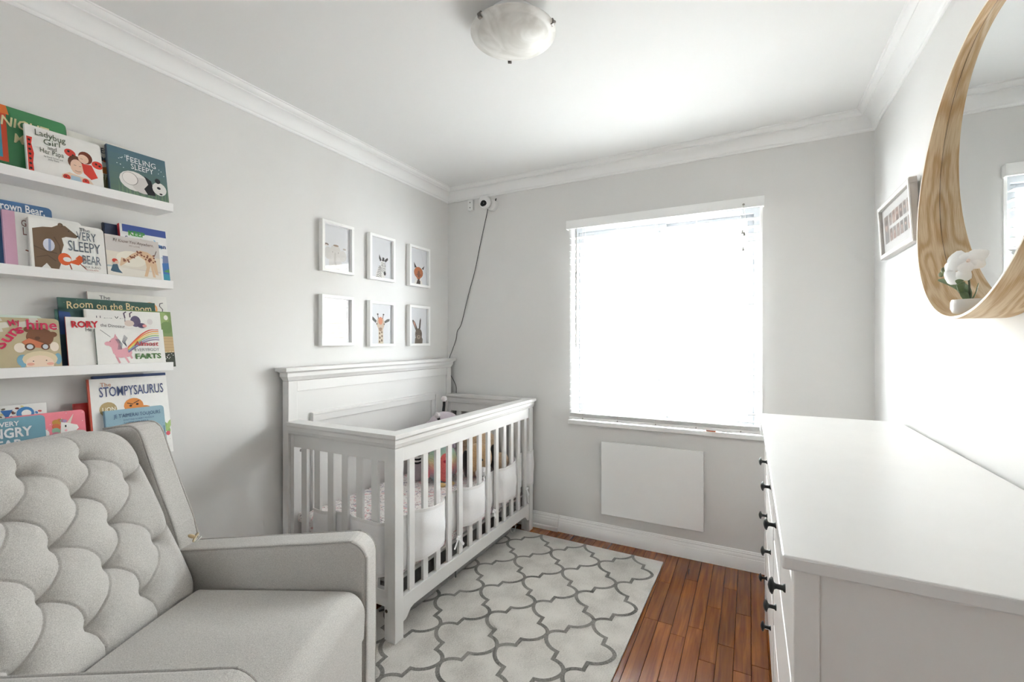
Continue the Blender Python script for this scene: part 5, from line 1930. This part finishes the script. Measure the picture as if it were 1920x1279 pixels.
book('tan board book with bear in goggles and pink letters', F3, 0.410, 0.6215, 1.357, 0.1045, 0.012, (190, 176, 142), None, 'board', art_sun,
     (('My', 0.026, (206, 40, 84), 0.47, 0.82, {'rot': 0.3, 'bold': 0.0003, 'fit': 0.12}), ('Sun', 0.040, (206, 40, 84), 0.38, 0.34, {'rot': 0.95, 'bold': 0.0008, 'fit': 0.34}), ('s', 0.040, (206, 40, 84), 0.535, 0.66, {'rot': 0.3, 'bold': 0.0008, 'fit': 0.09}), ('hine', 0.044, (206, 40, 84), 0.635, 0.765, {'rot': 0.0, 'bold': 0.0008, 'fit': 0.34})))
book('white picture book at the back of the third ledge, tallest there', F3, 0.714, 0.957, 1.461, 0.0655, 0.005, (234, 233, 228), (214, 190, 186), 'paper',
     lambda a: a.ell((226, 160, 96), 0.76, 0.80, 0.10, 0.10).ell((244, 240, 232), 0.76, 0.80, 0.075, 0.075).ell((50, 50, 52), 0.78, 0.81, 0.02, 0.04).line((84, 80, 90), [(0.94, 0.90), (0.90, 0.89), (0.89, 0.85), (0.93, 0.80), (0.92, 0.74), (0.88, 0.73)], 0.003),
     (('The', 0.020, (70, 74, 78), 0.13, 0.90),))


def art_broom(a):
    for k in range(6):
        a.poly((40 + 3 * k, 66 + 5 * k, 92 - 2 * k), [(0, k / 6), (1, k / 6), (1, (k + 1) / 6 + 0.01), (0, (k + 1) / 6 + 0.01)])
    a.poly((44, 74, 132), [(0.0, 0.45), (0.14, 0.45), (0.10, 0.78), (0.0, 0.80)])
    a.dots((214, 222, 206), 14, (0.05, 0.95, 0.86, 0.99), 0.0008, 9)


book('dark teal picture book with curly cream title', F3, 0.632, 0.910, 1.433, 0.0765, 0.004, (56, 88, 98), (44, 66, 80), 'paper', art_broom,
     (('Room on the Broom', 0.036, (224, 206, 160), 0.07, 0.85, {'bold': 0.0004, 'jitter': 0.003, 'fit': 0.88}),))
book('thin teal edged book behind the dark teal one', F3, 0.625, 0.800, 1.392, 0.0715, 0.004, (98, 150, 142), None, 'paper', None)


def art_house(a):
    a.poly((122, 146, 88), [(0, 0.5), (1, 0.5), (1, 1), (0, 1)])
    a.ell((146, 168, 106), 0.82, 0.86, 0.14, 0.12).ell((110, 138, 78), 0.90, 0.68, 0.12, 0.12).ell((236, 234, 226), 0.90, 0.88, 0.04, 0.05)
    a.poly((196, 168, 124), [(0.6, 0.18), (1, 0.18), (1, 0.50), (0.6, 0.50)])
    for k in range(5):
        a.line((166, 136, 94), [(0.6, 0.22 + 0.06 * k), (1, 0.22 + 0.06 * k)], 0.0012)
    a.poly((52, 58, 44), [(0.5, 0.0), (1, 0.0), (1, 0.18), (0.5, 0.16)]).dots((240, 238, 226), 16, (0.75, 0.98, 0.03, 0.2), 0.0016, 2)


book('green and tan illustrated book sticking out at the ledge\'s right end', F3, 0.780, 0.958, 1.401, 0.0820, 0.004, (140, 150, 100), None, 'paper', art_house)


def art_love(a):
    a.ell((92, 80, 110), 0.64, 0.80, 0.07, 0.11).ell((222, 206, 196), 0.55, 0.76, 0.07, 0.06).ell((84, 70, 104), 0.72, 0.72, 0.06, 0.05)
    a.line((92, 80, 100), [(0.50, 0.86), (0.49, 0.95), (0.52, 0.98)], 0.004).line((92, 80, 100), [(0.57, 0.88), (0.57, 0.95), (0.60, 0.98)], 0.004)
    a.ell((220, 214, 214), 0.84, 0.80, 0.04, 0.06).ell((226, 150, 150), 0.76, 0.715, 0.03, 0.03)


book('white hardback with partly covered black title and small horned figure', F3, 0.692, 0.917, 1.396, 0.0920, 0.008, (236, 235, 232), (222, 218, 212), 'hard', art_love,
     (('I Love You', 0.026, (60, 64, 74), 0.13, 0.79, {'fit': 0.37}),))


def art_rory(a):
    a.poly((66, 110, 74), [(0.56, 0.0), (0.62, 0.16), (0.78, 0.20), (0.92, 0.34), (1, 0.34), (1, 0.0)]).poly((60, 96, 66), [(0.84, 0.46), (0.90, 0.58), (1, 0.66), (1, 0.46)])
    a.line((70, 60, 50), [(0.72, 0.64), (0.90, 0.58)], 0.0012).ell((196, 44, 50), 0.70, 0.60, 0.045, 0.05).poly((190, 44, 50), [(0.68, 0.68), (0.72, 0.68), (0.71, 0.62)])
    a.poly((150, 150, 140), [(0.44, 0.02), (0.7, 0.05), (0.7, 0.0), (0.44, 0.0)])


book('white paperback with red name and green dinosaur', F3, 0.640, 0.800, 1.367, 0.0985, 0.005, (236, 235, 231), (180, 70, 60), 'paper', art_rory,
     (('RORY', 0.030, (198, 36, 50), 0.08, 0.78, {'bold': 0.0012, 'rot': 0.03, 'fit': 0.45}), ('the Dinosaur', 0.016, (64, 64, 66), 0.56, 0.81, {'rot': -0.05, 'fit': 0.44}), ('Me and My Dad', 0.015, (64, 64, 66), 0.30, 0.70, {'fit': 0.55})))


def art_uni(a):
    P = (222, 162, 172)
    a.ell(P, 0.33, 0.30, 0.10, 0.14).poly(P, [(0.14, 0.56), (0.22, 0.72), (0.29, 0.78), (0.32, 0.60), (0.34, 0.40), (0.22, 0.28), (0.20, 0.46)]).ell(P, 0.16, 0.57, 0.05, 0.06)
    a.ell(P, 0.42, 0.32, 0.07, 0.14).line(P, [(0.26, 0.20), (0.30, 0.02)], 0.006).line(P, [(0.38, 0.20), (0.43, 0.02)], 0.006).line(P, [(0.46, 0.24), (0.48, 0.14)], 0.006)
    a.line((96, 96, 104), [(0.07, 0.96), (0.20, 0.76)], 0.0016).poly(P, [(0.24, 0.72), (0.27, 0.86), (0.29, 0.74)])
    for k in range(5):
        a.line((104, 106, 118), [(0.27 + 0.01 * k, 0.70), (0.31 + 0.012 * k, 0.56), (0.29 + 0.012 * k, 0.40)], 0.0012)
        a.line((104, 106, 118), [(0.42, 0.48), (0.36 + 0.01 * k, 0.62), (0.40 + 0.01 * k, 0.82 - 0.02 * k)], 0.0012)
    for k, c in enumerate(((214, 84, 60), (232, 146, 66), (236, 206, 110), (150, 180, 120), (140, 150, 190), (130, 120, 150))):
        pts = []
        for j in range(11):
            t = j / 10
            pts.append((0.44 + 0.48 * t, 0.46 + (0.54 - 0.035 * k) * math.sin(t * PI * 0.56) - 0.028 * k))
        a.line(c, pts, 0.0045)
    a.ell((30, 28, 30), 0.19, 0.63, 0.006, 0.01)


book('white paperback with pink unicorn and rainbow', F3, 0.712, 0.915, 1.330, 0.1050, 0.005, (238, 237, 233), (120, 140, 120), 'paper', art_uni,
     (('Almost', 0.024, (190, 50, 60), 0.53, 0.50, {'bold': 0.0004, 'shear': 0.15, 'fit': 0.38}), ('EVERYBODY', 0.0165, (120, 122, 130), 0.53, 0.34, {'fit': 0.38}), ('FARTS', 0.026, (84, 128, 70), 0.53, 0.12, {'bold': 0.0010, 'fit': 0.40})))

# ---- lowest ledge
def art_abc(a):
    rnd = random.Random(21)
    cs = [(62, 116, 176), (196, 70, 70), (92, 84, 70), (216, 206, 150), (70, 130, 160), (110, 60, 50)]
    for _ in range(46):
        a.ell(rnd.choice(cs), rnd.uniform(0.3, 0.98), rnd.uniform(0.62, 0.99), 0.015, 0.022, rnd.uniform(0, 3), n=7)
    a.ell((62, 130, 190), 0.78, 0.86, 0.09, 0.10).ell((236, 236, 232), 0.79, 0.86, 0.05, 0.055).poly((40, 96, 160), [(0.54, 0.93), (0.66, 0.93), (0.60, 0.80)])
    a.ell((216, 204, 130), 0.45, 0.78, 0.08, 0.10).dots((50, 48, 60), 10, (0.38, 0.52, 0.70, 0.86), 0.0018, 3)


book('white book with colourful scattered letters and shapes', F4, 0.380, 0.606, 1.085, 0.070, 0.010, (236, 235, 232), None, 'hard', art_abc)


def art_pink(a):
    a.dots((250, 220, 224), 40, (0.1, 0.98, 0.4, 0.98), 0.0014, 12)
    W_ = (240, 238, 234)
    a.poly(W_, [(0.66, 0.0), (0.64, 0.5), (0.66, 0.78), (0.70, 0.80), (0.88, 0.72), (0.90, 0.66), (0.82, 0.58), (0.76, 0.56), (0.74, 0.0)])
    a.poly((226, 214, 200), [(0.74, 0.78), (0.84, 0.94), (0.79, 0.76)]).poly(W_, [(0.66, 0.78), (0.67, 0.88), (0.71, 0.80)])
    for k, c in enumerate(((206, 150, 70), (214, 110, 70), (150, 190, 160), (206, 130, 150), (176, 150, 190))):
        a.ell(c, 0.60 - 0.005 * k, 0.80 - 0.075 * k, 0.055, 0.06, 0.6)
        a.ell(c, 0.64 + 0.018 * k, 0.84 - 0.006 * k, 0.03, 0.03, 0.3)
    a.ell((50, 48, 50), 0.72, 0.72, 0.012, 0.022).ell((246, 190, 196), 0.72, 0.64, 0.02, 0.02)
    a.ell((240, 238, 234), 0.44, 0.62, 0.06, 0.08)


book('bright pink board book with a white unicorn head', F4, 0.512, 0.694, 1.052, 0.0870, 0.012, (238, 132, 146), None, 'board', art_pink)
book('teal blue board book with big white lettering', F4, 0.398, 0.590, 1.050, 0.1040, 0.013, (112, 160, 178), None, 'board', None,
     (('THE VERY', 0.020, (238, 240, 240), 0.28, 0.855, {'bold': 0.0005, 'fit': 0.42}), ('HUNGRY', 0.040, (238, 240, 240), 0.16, 0.66, {'bold': 0.0012, 'fit': 0.68}), ('BEAR', 0.036, (238, 240, 240), 0.33, 0.47, {'bold': 0.0012, 'fit': 0.40})))
book('red book mostly hidden behind the white dinosaur one', F4, 0.676, 0.860, 1.071, 0.0660, 0.010, (176, 44, 40), None, 'board', lambda a: a.dots((214, 170, 160), 12, (0.10, 0.22, 0.1, 0.5), 0.001, 5))
book('navy book showing only its top edge on the lowest ledge', F4, 0.7245, 0.951, 1.161, 0.0775, 0.010, (46, 66, 112), (36, 52, 92), 'hard', None)


def art_stomp(a):
    a.ell((182, 160, 112), 0.215, 0.60, 0.105, 0.095)
    a.ell((218, 136, 60), 0.53, 0.62, 0.125, 0.10).ell((218, 136, 60), 0.66, 0.55, 0.10, 0.06).poly((218, 136, 60), [(0.42, 0.60), (0.66, 0.60), (0.70, 0.36), (0.44, 0.36)])
    a.line((60, 40, 30), [(0.45, 0.66), (0.52, 0.64)], 0.003).line((60, 40, 30), [(0.53, 0.65), (0.60, 0.68)], 0.003).ell((50, 34, 26), 0.49, 0.62, 0.018, 0.014).ell((50, 34, 26), 0.575, 0.635, 0.018, 0.014)
    a.ell((140, 170, 100), 0.93, 0.28, 0.04, 0.09, 0.4).ell((160, 186, 116), 0.97, 0.30, 0.03, 0.08, -0.4).ell((206, 84, 96), 0.95, 0.19, 0.03, 0.03)
    a.dots((120, 120, 120), 4, (0.86, 0.98, 0.06, 0.12), 0.001, 4)


book('large white book with dark blue title and orange dinosaur head', F4, 0.706, 0.946, 1.152, 0.0905, 0.009, (238, 237, 234), (190, 80, 60), 'hard', art_stomp,
     (('The', 0.020, (190, 110, 60), 0.14, 0.895, {}), ('STOMPYSAURUS', 0.050, (70, 84, 130), 0.12, 0.765, {'bold': 0.0003, 'fit': 0.82}), ('LiON', 0.022, (238, 232, 214), 0.14, 0.575, {'bold': 0.0004, 'fit': 0.16})))


def art_toujours(a):
    a.dots((80, 116, 136), 60, (0.03, 0.97, 0.05, 0.97), 0.0008, 14)
    a.ell((222, 226, 226), 0.58, 0.55, 0.12, 0.12).ell((222, 226, 226), 0.66, 0.60, 0.08, 0.08)
    for k in range(4):
        a.line((84, 120, 140), [(0.84, 0.1 + 0.1 * k), (0.98, 0.1 + 0.1 * k)], 0.002)
    a.line((84, 120, 140), [(0.86, 0.0), (0.86, 0.5)], 0.003).line((84, 120, 140), [(0.97, 0.0), (0.97, 0.52)], 0.003)


book('blue-grey hardback with small dark title leaning on the large white book', F4, 0.742, 0.921, 1.040, 0.1050, 0.011, (140, 172, 186), (104, 138, 158), 'board', art_toujours,
     (('JE T\'AIMERAI TOUJOURS', 0.0185, (40, 66, 110), 0.13, 0.82, {'fit': 0.80}), ('ECRIT PAR ROBERT MUNSCH', 0.0085, (50, 76, 112), 0.28, 0.74, {'fit': 0.52}), ('ILLUSTRE PAR SHEILA', 0.0085, (50, 76, 112), 0.28, 0.68, {'fit': 0.42})))

# ================================================================== ARMCHAIR
CPH = math.radians(25.2)
ch = thing('armchair', (0.840, 0.691, RUGZ + 0.002), 'grey upholstered nursery armchair with button-tufted back', 'armchair', rot=(0, 0, CPH))
ZO = -RUGZ     # local z is measured from the rug's top


def cl(v):
    return (v[0], v[1], v[2] + ZO)


def xp(z):
    return -0.236 - 0.467 * (z - 0.49)


NB = Vector((1, 0, 0.467)).normalized()
buttons = []
for r, z in enumerate((0.958, 0.872, 0.777, 0.681, 0.577)):
    ys_ = (-0.222, -0.060, 0.098) if r % 2 == 0 else (-0.127, 0.037, 0.197)
    for y in ys_:
        buttons.append((y, z))
segs = []
for i, a in enumerate(buttons):
    for b_ in buttons[i + 1:]:
        if abs(abs(a[0] - b_[0]) - 0.08) < 0.04 and abs(abs(a[1] - b_[1]) - 0.094) < 0.03:
            segs.append((a, b_))
for (y, z) in buttons:
    if z > 0.95:
        segs.append(((y, z), (y - 0.012, 1.05)))
    if z < 0.6:
        segs.append(((y, z), (y + 0.01, 0.47)))
    if y > 0.19:
        segs.append(((y, z), (0.275, z + 0.055)))
    if y < -0.2:
        segs.append(((y, z), (-0.275, z + 0.03)))


def seg_d(p, s_):
    (ax, az), (bx_, bz) = s_
    dx, dz = bx_ - ax, bz - az
    amp = 0.013 if abs(dx) > 0.03 and abs(dz) > 0.03 else 0.0     # pleats bow sideways
    L2 = dx * dx + dz * dz
    bow = 0.0
    for _ in range(3 if amp else 1):
        t = max(0, min(1, ((p[0] - bow - ax) * dx + (p[1] - az) * dz) / L2))
        bow = amp * math.sin(PI * t)
    qx, qz = ax + dx * t + bow, az + dz * t
    return math.hypot(p[0] - qx, p[1] - qz), t


NY, NZ_ = 260, 260
ZB, ZTOP = 0.478, 1.036
Wc = 0.272
front, backr = [], []
for j in range(NZ_ + 1):
    sv = j / NZ_
    z = ZB + (ZTOP - ZB) * (sv if sv < 0.75 else 0.75 + 0.25 * math.sin((sv - 0.75) / 0.25 * PI / 2))
    zc = ZTOP - 0.13
    w = Wc
    if z > zc:
        u = min(1.0, (z - zc) / 0.13)
        w = Wc - 0.095 + 0.095 * math.sqrt(max(0, 1 - u * u))
    rowf, rowb = [], []
    for i in range(NY + 1):
        t = -1 + 2 * i / NY
        t = math.copysign(1 - (1 - abs(t)) ** 1.25, t)
        y = w * t
        # rounding towards the rim
        ey = min(1.0, (w - abs(y)) / 0.055)
        ez = min(1.0, (ZTOP - z) / 0.075)
        eb = min(1.0, (z - ZB) / 0.075)
        e = math.sqrt(max(0, 1 - (1 - ey) ** 2)) * math.sqrt(max(0, 1 - (1 - ez) ** 2)) * (0.25 + 0.75 * math.sqrt(max(0, 1 - (1 - eb) ** 2)))
        rb_ = min(math.hypot(y - b_[0], z - b_[1]) for b_ in buttons)
        puff = 0.010 - 0.015 * math.exp(-(rb_ / 0.042) ** 2) - 0.030 * math.exp(-(rb_ / 0.012) ** 1.1)
        near = 9
        gr = 0
        for s_ in segs:
            if abs(s_[0][0] - y) < 0.13 and abs(s_[0][1] - z) < 0.14:
                d_, tt = seg_d((y, z), s_)
                gr = max(gr, math.exp(-(d_ / 0.0023) ** 2) * 0.0050 + math.exp(-(d_ / 0.016) ** 2) * 0.0042)
        h = puff - gr
        off = -0.075 + (0.075 + h) * e
        P = Vector((xp(z), y, z)) + NB * off
        rowf.append(cl(P))
        rowb.append(cl(Vector((xp(z), y, z)) + NB * -0.13))
    front.append(rowf)
    backr.append(rowb)
bk_ = MB()
vs = [p for r in front for p in r]
fs = []
n1 = NY + 1
for j in range(NZ_):
    for i in range(NY):
        fs.append((j * n1 + i, j * n1 + i + 1, (j + 1) * n1 + i + 1, (j + 1) * n1 + i))
rim_idx = [i for i in range(n1)] + [j * n1 + NY for j in range(1, NZ_ + 1)] + [NZ_ * n1 + i for i in range(NY - 1, -1, -1)] + [j * n1 for j in range(NZ_ - 1, 0, -1)]
flatb = [p for r in backr for p in r]
base = len(vs)
vs += [flatb[i] for i in rim_idx]
L_ = len(rim_idx)
for k in range(L_):
    fs.append((rim_idx[k], base + k, base + (k + 1) % L_, rim_idx[(k + 1) % L_]))
fs.append(tuple(base + k for k in range(L_)))
bk_.add(vs, fs)
bko = bk_.build('backrest', M_CHAIR, ch, local=True, smooth=True, sharp=1.2, fix=True)
for (y, z) in buttons:
    P = Vector((xp(z), y, z)) + NB * -0.041
    MB().ball(cl(P), (0.0040, 0.008, 0.008), 12, 8, rot=(0, -0.436, 0)).build('button', M_CHAIR, bko, local=True, smooth=True)

# seat cushion
sx0, sx1, sy = -0.235, 0.287, 0.270
NX = 60
rows = []
for i in range(NX + 1):
    t = i / NX
    x = sx0 + (sx1 - sx0) * (1 - (1 - t) ** 1.6)
    row = []
    for j in range(NX + 1):
        q = -1 + 2 * j / NX
        q = math.copysign(1 - (1 - abs(q)) ** 1.5, q)
        y = sy * q
        ef = min(1.0, (sx1 - x) / 0.055)
        eb = min(1.0, (x - sx0 + 0.01) / 0.03)
        es = min(1.0, (sy - abs(y)) / 0.045)
        dz = 0.055 * (1 - math.sqrt(max(0, 1 - (1 - ef) ** 2))) + 0.035 * (1 - math.sqrt(max(0, 1 - (1 - es) ** 2)))
        z = 0.500 + 0.022 * (1 - (y / sy) ** 2) * math.sin(PI * min(1, 0.12 + 0.75 * t)) - dz + 0.004 * t
        row.append(cl((x, y, z)))
    rows.append(row)
sm = MB()
vs = [p for r in rows for p in r]
n1 = NX + 1
fs = [(i * n1 + j, (i + 1) * n1 + j, (i + 1) * n1 + j + 1, i * n1 + j + 1) for i in range(NX) for j in range(NX)]
rim_idx = [j for j in range(n1)] + [i * n1 + NX for i in range(1, n1)] + [NX * n1 + j for j in range(NX - 1, -1, -1)] + [i * n1 for i in range(NX - 1, 0, -1)]
base = len(vs)
vs += [(vs[i][0] - (0.004 if vs[i][0] > 0.25 else 0), vs[i][1], 0.34 + ZO) for i in rim_idx]
L_ = len(rim_idx)
for k in range(L_):
    fs.append((rim_idx[k], rim_idx[(k + 1) % L_], base + (k + 1) % L_, base + k))
fs.append(tuple(base + k for k in range(L_)))
sm.add(vs, fs)
sm.build('seat_cushion', M_CHAIR, ch, local=True, smooth=True, sharp=1.2, fix=True)
bx('front_panel', (0.255, 0.279, -0.272, 0.272, 0.10 + ZO, 0.338 + ZO), M_CHAIR, ch, bevel=0.006, local=True)
bx('seat_deck', (-0.30, 0.25, -0.272, 0.272, 0.14 + ZO, 0.336 + ZO), M_CHAIR, ch, local=True)


def arc(cx, cz, r, a0, a1, n=7):
    return [(cx + r * math.cos(a0 + (a1 - a0) * k / n), cz + r * math.sin(a0 + (a1 - a0) * k / n)) for k in range(n + 1)]


arm_out = [(-0.43, 0.10), (0.288, 0.10), (0.291, 0.40)] + arc(0.226, 0.580, 0.065, 0.0, PI / 2 - 0.05) + [(0.10, 0.635), (-0.10, 0.621), (-0.34, 0.604), (-0.43, 0.592)]
for s_ in (1, -1):
    ya_, yb2 = (0.275, 0.370) if s_ > 0 else (-0.370, -0.275)
    ao = MB().prism(arm_out, lambda p, t: cl((p[0], t, p[1])), ya_, yb2).build('arm', M_CHAIR, ch, local=True, bevel=0.016, seg=4, fix=True)
    for yy, dd in ((ya_, 0.004), (yb2, -0.004)):
        P = [(p[0] - 0.002, yy + dd, p[1]) for p in arm_out[1:-1]]
        P = [P[0]] + [(P[1][0], P[1][1], P[1][2])] + P[2:]
        tb = MB().tube([cl((p[0] - 0.0015, yy + dd * 1.1, p[2] - 0.003)) for p in smooth_path(P, 3)], 0.0032, 8)
        tb.build('piping', M_PIPE, ao, local=True, smooth=True)
    # wing
    wing = [(-0.325, 0.585), (-0.345, 0.68), (-0.392, 0.80), (-0.436, 0.92)] + [(-0.452, 0.968), (-0.464, 0.992), (-0.482, 1.006), (-0.505, 1.010)] + [(-0.585, 1.000), (-0.625, 0.97), (-0.575, 0.80), (-0.50, 0.55), (-0.43, 0.40), (-0.43, 0.30), (-0.34, 0.30)]
    wo = MB().prism(wing, lambda p, t: cl((p[0], t, p[1])), ya_, yb2).build('wing', M_CHAIR, ch, local=True, bevel=0.014, seg=4, fix=True)
    for yy, dd in ((ya_, 0.004), (yb2, -0.004)):
        P = [(p[0] - 0.0025, yy + dd * 1.1, p[1] - 0.002) for p in wing[:9]]
        MB().tube([cl(p) for p in smooth_path(P, 3)], 0.0032, 8).build('piping', M_PIPE, wo, local=True, smooth=True)
shell = [(xp(z) - 0.150, z) for z in (0.30, 0.5, 0.75, 0.97)] + [(xp(1.0) - 0.165, 1.0)] + [(xp(1.0) - 0.20, 0.995), (xp(0.9) - 0.215, 0.9), (xp(0.6) - 0.215, 0.6), (-0.42, 0.30)]
MB().prism(shell, lambda p, t: cl((p[0], t, p[1])), -0.2745, 0.2745).build('back_shell', M_CHAIR, ch, local=True, bevel=0.012, fix=True)
bs = MB()
bs.lathe([(0.0, 0.0005), (0.235, 0.0005), (0.24, 0.012), (0.22, 0.022), (0.06, 0.03), (0.05, 0.135), (0.0, 0.135)], 40, (-0.05, 0, 0))
bs.build('swivel_base', mat('base_dark', (48, 44, 42), 0.5), ch, local=True, smooth=True, sharp=0.8)

# --- pacifier on the arm, beside the wing
pcx = Matrix.Rotation(CPH, 3, 'Z') @ Vector((-0.288, 0.300, 0)) + Vector((0.840, 0.691, 0))
pac = thing('pacifier', (pcx.x, pcx.y, 0.622), 'small tan pacifier resting on the armchair\'s far arm', 'pacifier', rot=(0, 0, CPH + 0.5))
M_PTAN = mat('tan_silicone', (186, 168, 134), 0.45)
sh_ = MB()
tl_ = Matrix.Rotation(0.45, 3, 'Y')
ring0, ring1 = [], []
for k in range(28):
    a = 2 * PI * k / 28
    r_ = 0.0175 * (1 + 0.14 * math.cos(2 * a))
    p = Vector((0.0, r_ * math.cos(a) * 1.05, r_ * math.sin(a) * 0.9))
    c = 0.004 * (p.y / 0.0175) ** 2
    ring0.append(tl_ @ (p + Vector((-0.0015 - c, 0, 0))) + Vector((0, 0, 0.0185)))
    ring1.append(tl_ @ (p + Vector((0.0015 - c, 0, 0))) + Vector((0, 0, 0.0185)))
sh_.loft([ring0, ring1])
sh_.build('shield', M_PTAN, pac, local=True, smooth=True, sharp=0.8, fix=True)
MB().ball(tl_ @ Vector((-0.014, 0, 0)) + Vector((0, 0, 0.0185)), (0.012, 0.007, 0.006), 14, 10, rot=(0, 0.45, 0)).build('teat', mat('latex', (214, 190, 150), 0.4), pac, local=True, smooth=True)
MB().tube([tuple(tl_ @ Vector((0.006 + 0.006 * math.sin(a), 0.013 * math.cos(a), 0.009 * math.sin(a) - 0.004)) + Vector((0, 0, 0.0185))) for a in [2 * PI * k / 24 for k in range(24)]], 0.0018, 8, True).build('ring', M_PLAST, pac, local=True, smooth=True)
